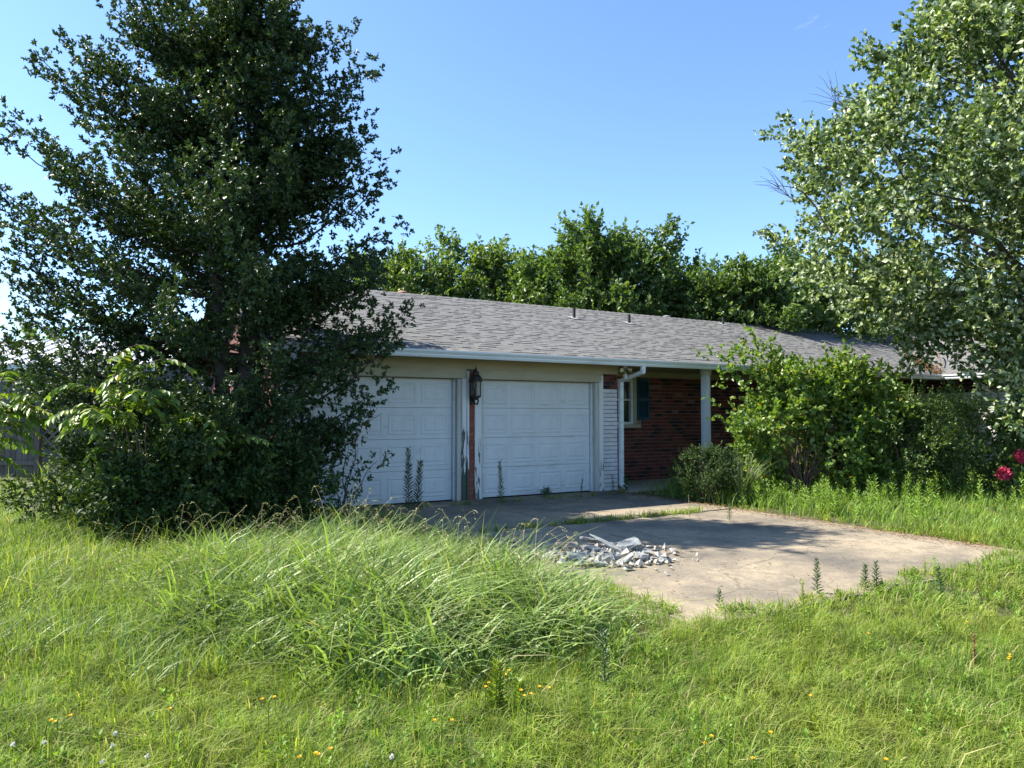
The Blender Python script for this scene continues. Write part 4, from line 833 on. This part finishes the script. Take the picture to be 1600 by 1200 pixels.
# ------------------------------------------------------------------ single weeds
def weed(label, px, py, h, mat=m_weed, n=60, L=.08, W=.018, group='single tall weeds', z=None, name='tall_weed'):
    x, y = gnd(px, py); z = GZ if z is None else z; e = empty(name, (x, y, z), 0, label, 'weed', group)
    (V, F), s = weed_geo(0, 0, h, n, L, W, 0, lean=(rng.normal() * .05 * h, 0, 0)); tag(link('leaves', npmesh('leaves', V, F, mat), e), kind='stuff')
    V, F = tube_geo([s], 5); link('stem', npmesh('stem', V, F, mat, True), e)
weed('taller of the two dark spiky weeds standing before the left garage door', 638, 806, .98, n=150, L=.13, W=.02, z=0)
weed('shorter right-hand spiky weed of the pair before the left garage door', 652, 806, .78, n=130, L=.13, W=.02, z=0)
weed('thin leafy weed growing before the left edge of the right garage door', 783, 792, .72, n=90, L=.10, W=.02, z=0)
weed('small weed sprouting at the right end of the right garage door', 908, 781, .36, n=40, L=.05, z=0)
weed('low tuft of weed at the middle foot of the right garage door', 853, 777, .14, n=40, L=.16, z=0)
weed('small dark weed at the foot of the downpipe', 978, 770, .28, n=40, L=.09, W=.03, z=0)
weed('thin weed before the white painted brick pier', 958, 772, .34, n=36, L=.05, z=0)
weed('blue-green leafy weed on the lawn edge, right of the driveway middle', 1277, 925, .30, n=50, L=.06, W=.016)
weed('tall yellow-green spiky weed on the lawn below the driveway', 1258, 1000, .42, m_gold, 70, .035, .012)
weed('leafy weed left of a pair at the driveway lawn edge', 1352, 918, .22, n=44, L=.06, W=.016)
weed('leafy weed right of a pair at the driveway lawn edge', 1370, 918, .24, n=44, L=.06, W=.016)
weed('little lone weed at the near driveway edge', 1125, 948, .17, n=30, L=.05, W=.014)
weed('bright yellow-green weed spike at the bottom edge of the photo', 1138, 1215, .24, m_gold, 70, .03, .012)
weed('upright weed growing in the lawn right of the middle', 1470, 925, .22, n=44, L=.06)
weed('rusty brown dry weed spike in the lawn at right', 1522, 1040, .22, m_dead, 70, .02, .012)
weed('pale weed standing at the corner of apron and meadow', 1077, 808, .35, m_straw, 34, .03, .006)
weed('leafy weed at the right-hand joint end of the apron slab', 1140, 812, .25, n=40, L=.06, W=.014)
weed('bushy weed in the tall grass edge beside the yellow flowers', 945, 1075, .34, n=70, L=.07, W=.014)
weed('bushy yellow-green weed among the yellow flowers before the tall grass', 775, 1112, .27, m_gold, 170, .075, .010)
weed('smaller bushy yellow-green weed just right of the larger one', 815, 1120, .2, m_gold, 120, .065, .010)
# weeds in the joint of the driveway
Vs = []; Fs = []; off = 0
for i in range(150):
    if i < 110: u = -1.6 + 3.9 * rng.random() ** .8; v = -3.02 + rng.normal() * .035
    else: u = rng.uniform(-2.6, 2.9); v = -.46 + rng.normal() * .02
    m = 14; x, y, _ = h2w(u, v); V, F = grass_geo(np.stack([x + rng.normal(size=m) * .025, y + rng.normal(size=m) * .025], 1), -.02, rng.uniform(.03, .15, m), rng.uniform(0, 6.28, m), rng.uniform(.2, 1, m), np.full(m, .008), 2); Vs.append(V); Fs.append(F + off); off += len(V)
tag(link('joint_weeds', npmesh('joint_weeds', np.concatenate(Vs), np.concatenate(Fs), m_grass)), 'grass tufts growing out of the driveway joints', 'grass', kind='stuff')

# ------------------------------------------------------------------ flowers
FL = [((785, 1048), 'yellow wildflowers in front of the tall grass, highest of that patch', 3), ((822, 1086), 'yellow wildflowers left in the pair below the tall grass', 3), ((843, 1082), 'yellow wildflowers right in the pair below the tall grass', 2),
      ((758, 1068), 'yellow wildflower left of the patch before the tall grass', 2), ((90, 1122), 'yellow wildflowers nearest the left edge of the lawn', 3), ((265, 1108), 'lone yellow wildflower in the shady lower left grass', 1),
      ((420, 1092), 'yellow wildflower below the left end of the tall grass', 2), ((690, 1118), 'yellow wildflower pair in the lawn left of the patch', 2), ((500, 1184), 'yellow wildflowers at the bottom edge left of centre', 3), ((468, 1182), 'small yellow wildflower at the bottom edge beside a larger cluster', 1),
      ((1102, 1155), 'yellow wildflowers at the bottom right of centre beside the green spike', 2), ((1204, 1148), 'single yellow wildflower in the lower middle right lawn', 1), ((1266, 1090), 'single yellow wildflower in the middle of the right lawn', 1), ((1176, 1184), 'single yellow wildflower at the bottom edge right of the green spike', 1),
      ((1384, 1190), 'single yellow wildflower at the bottom edge of the right lawn', 1), ((1356, 990), 'single yellow wildflower below the driveway weeds', 1), ((1510, 974), 'single yellow wildflower in the upper right lawn', 1), ((1578, 1026), 'yellow wildflower group nearest the right edge', 3)]
for (px, py), lab, cnt in FL:
    z = rng.uniform(.14, .22); x, y = gnd(px, py, GZ + z); e = empty('wildflower', (x, y, GZ), 0, lab, 'flower', 'yellow wildflowers in the lawn')
    (V, F), s = weed_geo(0, 0, z, 26, .05, .007, 0); tag(link('leaves', npmesh('leaves', V, F, m_gold), e), kind='stuff'); V, F = tube_geo([s], 4); link('stem', npmesh('stem', V, F, m_gold, True), e)
    for i in range(cnt):
        c = np.array([rng.normal() * .022 * (cnt > 1), rng.normal() * .02 * (cnt > 1), z + rng.uniform(-.02, .02)]); a = np.arange(9) * 2 * np.pi / 9; D = unit(np.stack([np.cos(a), np.sin(a) - .4, .45 + .0 * a], 1))
        V, F = leaf_geo(np.tile(c, (9, 1)), D, .011, .008, .9); V2, F2 = leaf_geo(np.tile(c, (8, 1)), rdir(8), .006, .006, .5); link('flower', npmesh('flower', np.concatenate([V, V2]), np.concatenate([F, F2 + len(V)]), m_yel), e)
for (px, py), lab in (((180, 1146), 'white clover flower, highest of the lower left group'), ((176, 1165), 'white clover flower just under the highest one at lower left'), ((20, 1163), 'white clover flower nearest the left edge'), ((230, 1182), 'white clover flower rightmost of the lower left group'), ((160, 1190), 'white clover flower nearest the bottom edge at lower left'), ((612, 1182), 'lone white clover flower at the bottom near the middle'), ((70, 1160), 'white clover flower second from the left edge')):
    z = .09; x, y = gnd(px, py, GZ + z); e = empty('clover', (x, y, GZ), 0, lab, 'flower', 'white clover flowers')
    V, F = tube_geo([([(0, 0, 0), (0, 0, z * .5), (0.003, 0, z)], [.002, .002, .002])], 4); link('stem', npmesh('stem', V, F, m_weed, True), e); q = rdir(40); V, F = leaf_geo(np.array([0, 0, z]) + q * .003, q, .010, .005, .3); link('flower', npmesh('flower', V, F, m_white), e)

# ------------------------------------------------------------------ rubble heap on the driveway
rub_m = varmat('broken_plaster', [(0, (0.21, 0.215, 0.205)), (0.5, (0.27, 0.265, 0.245)), (0.8, (0.18, 0.195, 0.20)), (1, (0.17, 0.145, 0.11))], 0.95, 'Object', (16, 0.7), bump=0.9)
rub_i = varmat('broken_plaster_bits', [(0, (0.28, 0.28, 0.26)), (0.5, (0.36, 0.35, 0.32)), (1, (0.22, 0.18, 0.13))], 0.9, 'Island', (30, 0.3))
def chunk(name, size, seed, npts=30):
    r = random.Random(seed); bm = bmesh.new(); sx, sy, sz = size
    for i in range(npts):
        p = Vector((r.uniform(-1, 1), r.uniform(-1, 1), r.uniform(-1, 1))); q = max(abs(p.x), abs(p.y), abs(p.z)); p = p / q * r.uniform(.78, 1); bm.verts.new((p.x * sx / 2, p.y * sy / 2, p.z * sz / 2))
    h = bmesh.ops.convex_hull(bm, input=bm.verts); bmesh.ops.delete(bm, geom=[v for v in bm.verts if not v.link_faces], context='VERTS')
    bmesh.ops.subdivide_edges(bm, edges=bm.edges, cuts=2, use_grid_fill=True); bm.normal_update()
    for v in bm.verts: v.co += v.normal * (mnoise.noise(v.co * 22 + Vector((seed, 0, 0))) * .006 + mnoise.noise(v.co * 60) * .004)
    me = bpy.data.meshes.new(name); bm.to_mesh(me); bm.free(); me.materials.append(rub_m); return me
CH = [((962, 852), (.7, .13, .06), (0.05, .33, -.62), .17, 'long pale plaster slab slanting across the top of the rubble heap', 'slab_fragment'),
      ((990, 850), (.32, .22, .10), (.3, -.2, .3), .20, 'bluish grey block standing highest on the right of the rubble heap', 'rubble_block'),
      ((1018, 862), (.55, .10, .05), (0, .12, -.45), .07, 'thin slab leaning off the right side of the rubble heap', 'slab_fragment'),
      ((935, 858), (.28, .2, .11), (.1, .2, .4), .13, 'flat whitish chunk left of the long slab', 'rubble_block'),
      ((958, 872), (.17, .14, .13), (.3, .4, .2), .07, 'rounded white lump in front of the long slab', 'rubble_block'),
      ((985, 874), (.34, .10, .07), (.2, -.35, .6), .09, 'dark-edged tilted shard at the front of the rubble heap', 'slab_fragment'),
      ((1008, 868), (.22, .18, .12), (.2, .1, .8), .10, 'grey-blue chunk right of the tilted shard', 'rubble_block'),
      ((928, 843), (.30, .2, .08), (-.2, .2, 0), .20, 'chunk lying at the upper left tip of the long slab', 'rubble_block'),
      ((895, 852), (.36, .24, .12), (.15, .1, .3), .12, 'grey plaster piece half hidden in grass on the left of the heap', 'rubble_block'),
      ((870, 868), (.3, .22, .1), (.1, -.2, .9), .07, 'low grey piece at the grassy left end of the heap', 'rubble_block'),
      ((912, 872), (.3, .24, .14), (.3, .2, .5), .08, 'brownish chunk under the flat whitish one', 'rubble_block'),
      ((989, 886), (.13, .10, .07), (0, .2, .3), .035, 'small stone lying alone in front of the heap', 'rubble_block'),
      ((1046, 874), (.15, .12, .07), (.1, 0, .2), .035, 'small white stone at the right tip of the heap', 'rubble_block'),
      ((1030, 873), (.16, .1, .06), (0, .1, .7), .035, 'pale stone next to the right tip of the heap', 'rubble_block'),
      ((945, 880), (.2, .14, .1), (.2, .1, .1), .05, 'white broken lump at the front left of the heap', 'rubble_block')]
for i, ((px, py), sz, rot, z, lab, nm) in enumerate(CH):
    z *= .55; x, y = gnd(px - 8, py, z); o = link(nm, chunk(nm, (sz[0] * .85, sz[1] * .8, sz[2] * .5), i + 3)); o.location = (x, y, z); o.rotation_euler = rot; tag(o, lab, 'rubble', 'rubble heap on the driveway')
mb = MB(); r = random.Random(9)
for i in range(620):
    px = r.gauss(955, 48); py = r.gauss(872, 7) + (px - 975) * .03; x, y = gnd(px, py); s = min(.05, abs(r.gauss(0, .018)) + .008)
    if i < 170: x += r.gauss(-.25, .2); y += r.gauss(0.15, .10); s *= 1.4
    pts = [Vector((r.uniform(-1, 1), r.uniform(-1, 1), r.uniform(-.7, .7))).normalized() * s * r.uniform(.7, 1.2) for _ in range(6)]
    a, b_, c, d, e_, f_ = [Vector(q) * s for q in ((1, 0, 0), (-1, .1, 0), (0, 1, .1), (0, -1, 0), (.1, 0, .7), (0, .1, -.6))]; P6 = [q + Vector((r.uniform(-.4, .4), r.uniform(-.4, .4), r.uniform(-.3, .3))) * s + Vector((x, y, s * .4 + (abs(r.gauss(0, .03)) if i < 170 else 0))) for q in (a, b_, c, d, e_, f_)]
    mb.add(P6, [(0,2,4),(2,1,4),(1,3,4),(3,0,4),(2,0,5),(1,2,5),(3,1,5),(0,3,5)])
tag(mb.build('rubble_crumbs', rub_i), 'small crumbs and stones spread round the rubble heap', 'rubble', kind='stuff')
# dry leaves and twigs: driveway edges and the roof valley
n = 2600; u = np.where(rng.random(n) < .55, 2.86 + rng.normal(size=n) * .13, rng.uniform(-2, 2.9, n)); v = np.where(u > 2.5, rng.uniform(-7, -.6, n), rng.uniform(-7, -.1, n)); pk = (np.abs(u - 2.86) < .4) | (rng.random(n) < .35); u, v = u[pk], v[pk]; n = len(u)
P = np.stack([HX + u * ca - v * sa, HY + u * sa + v * ca, rng.uniform(.0, .012, n)], 1); D = rdir(n) * np.array([1, 1, .15]); V, F = leaf_geo(P, unit(D), rng.uniform(.02, .05, n), rng.uniform(.01, .025, n), .9)
n2 = 900; vv = rng.uniform(-.6, 1.6, n2) ; uu = VAL(vv) + rng.normal(size=n2) * .16 - .05; zz = EZ + np.maximum((vv - EV), (uu - WU)) * TP + .03 + rng.random(n2) * .04
P = np.stack([HX + uu * ca - vv * sa, HY + uu * sa + vv * ca, zz], 1); V2, F2 = leaf_geo(P, unit(rdir(n2) * np.array([1, 1, .4])), .07, .035, .7)
tag(link('leaf_litter', npmesh('leaf_litter', np.concatenate([V, V2]), np.concatenate([F, F2 + len(V)]), m_dead)), 'dry brown leaves along the driveway edge and in the roof valley', 'leaf litter', kind='stuff')
a = np.array(h2w(WU + .5, EV + .25, EZ + .32)); b = np.array(h2w(WU + 1.5, EV + .9, EZ + .75)); V, F = tube_geo([(curve(a, b, (0, 0, .05), 6, .05), np.linspace(.012, .02, 6)), (curve((a + b) / 2, (a + b) / 2 + np.array([-.2, .1, .3]), (0, 0, 0), 4, .05), np.linspace(.01, .004, 4))], 6)
tag(link('fallen_branch', npmesh('fallen_branch', V - a, F, twig_m, True)), 'dead fallen branch lying in the roof valley on the right', 'branch').location = tuple(a)

# ------------------------------------------------------------------ neighbour's shed and the wooden fence at the left
sx0, sx1, sy0, sy1 = -26.0, -10.6, 21.5, 27.0
shd = empty('metal_roof_shed', (sx0, sy0, GZ), 0, "neighbour's low building with bright ribbed white metal roof behind the fence", 'building')
W_ = sx1 - sx0
part('wall', MB().box(0, W_, 0, .15, 0, 2.95).box(0, W_, sy1 - sy0 - .15, sy1 - sy0, 0, 2.95).box(W_ - .15, W_, .15, 5.35, 0, 2.95).box(0, .15, .15, 5.35, 0, 2.95), shed_m, shd)
zr, ze_ = 4.05, 3.0; hy = (sy1 - sy0) / 2
rfs = part('roof', quad_slab([(-.3, -.4, ze_), (W_ + .3, -.4, ze_), (W_ + .3, hy, zr), (-.3, hy, zr)], .06).add([(-.3, hy, zr), (W_ + .3, hy, zr), (W_ + .3, 2 * hy + .4, ze_), (-.3, 2 * hy + .4, ze_), (-.3, hy, zr - .06), (W_ + .3, hy, zr - .06), (W_ + .3, 2 * hy + .4, ze_ - .06), (-.3, 2 * hy + .4, ze_ - .06)], [(0,1,2,3),(7,6,5,4),(0,4,5,1),(1,5,6,2),(2,6,7,3),(3,7,4,0)]), metal_m, shd)
sl_ = (zr - ze_) / (hy + .4); x = -.2
while x < W_ + .3:
    MB().prism([(x - .02, 0), (x + .02, 0), (x + .014, .05), (x - .014, .05)], 'y', 0, 1).build('rib', metal_m, rfs); o = rfs.children[-1] if False else None; x += 0.45
for i, o in enumerate([c for c in rfs.children]):
    o.scale = (1, math.hypot(hy + .4, zr - ze_), 1); o.rotation_euler = (math.atan(sl_), 0, 0); o.location = (0, -.4, ze_ + .002)
part('fascia', MB().box(-.3, W_ + .3, -.43, -.40, 2.82, 3.0), gut_m, shd)
fy = 16.6; fx0, fx1 = -15.0, -6.2
fc = empty('wooden_fence', (fx0, fy, GZ), 0, 'weathered grey wooden fence with lattice panel behind the evergreen', 'fence'); fm = []
px_of = lambda px: (px - 800) / FPX * fy - fx0
post_x = [0.2, 1.9, px_of(62), px_of(190), 6.6, 8.4]
for x in post_x: part('post', MB().box(x - .06, x + .06, -.06, .06, 0, 1.85 if abs(x - px_of(62)) < .1 else 1.7), wood_m, fc)
bw = .135; x = .3
while x < px_of(62) - .12:
    part('board', MB().box(x, x + bw - .012, .07, .092, .05, 1.55 + rng.uniform(-.04, .04)), wood_m, fc); x += bw
for z in (.35, 1.35): part('rail', MB().box(.2, px_of(62) - .06, .0, .05, z, z + .09), wood_m, fc)
lx0, lx1 = px_of(62) + .06, 8.34
part('rail', MB().box(lx0, lx1, -.03, .03, 1.42, 1.52), wood_m, fc); part('rail', MB().box(lx0, lx1, -.03, .03, .10, .19), wood_m, fc)
for s in (1, -1):
    c = lx0 - 1.3
    while c < lx1:
        xa, xb = (c, c + 1.23); za, zb = (.19, 1.42) if s > 0 else (1.42, .19)
        t0 = max(0, (lx0 - xa) / 1.23); t1 = min(1, (lx1 - xa) / 1.23)
        if t1 - t0 > .06: part('lattice_slat', MB().plank((xa + 1.23 * t0, .008 * s, za + (zb - za) * t0), (xa + 1.23 * t1, .008 * s, za + (zb - za) * t1), .04, .012), wood_m, fc)
        c += .24


shrub('fence_shrub', 'leafy shrub filling the space between the lattice fence and the metal roofed building', 'shrub', -11.6, 18.9, 2.5, .9, 2.55, 60, 170, .11, .06, m_dark, spray=.26, cr=.38)
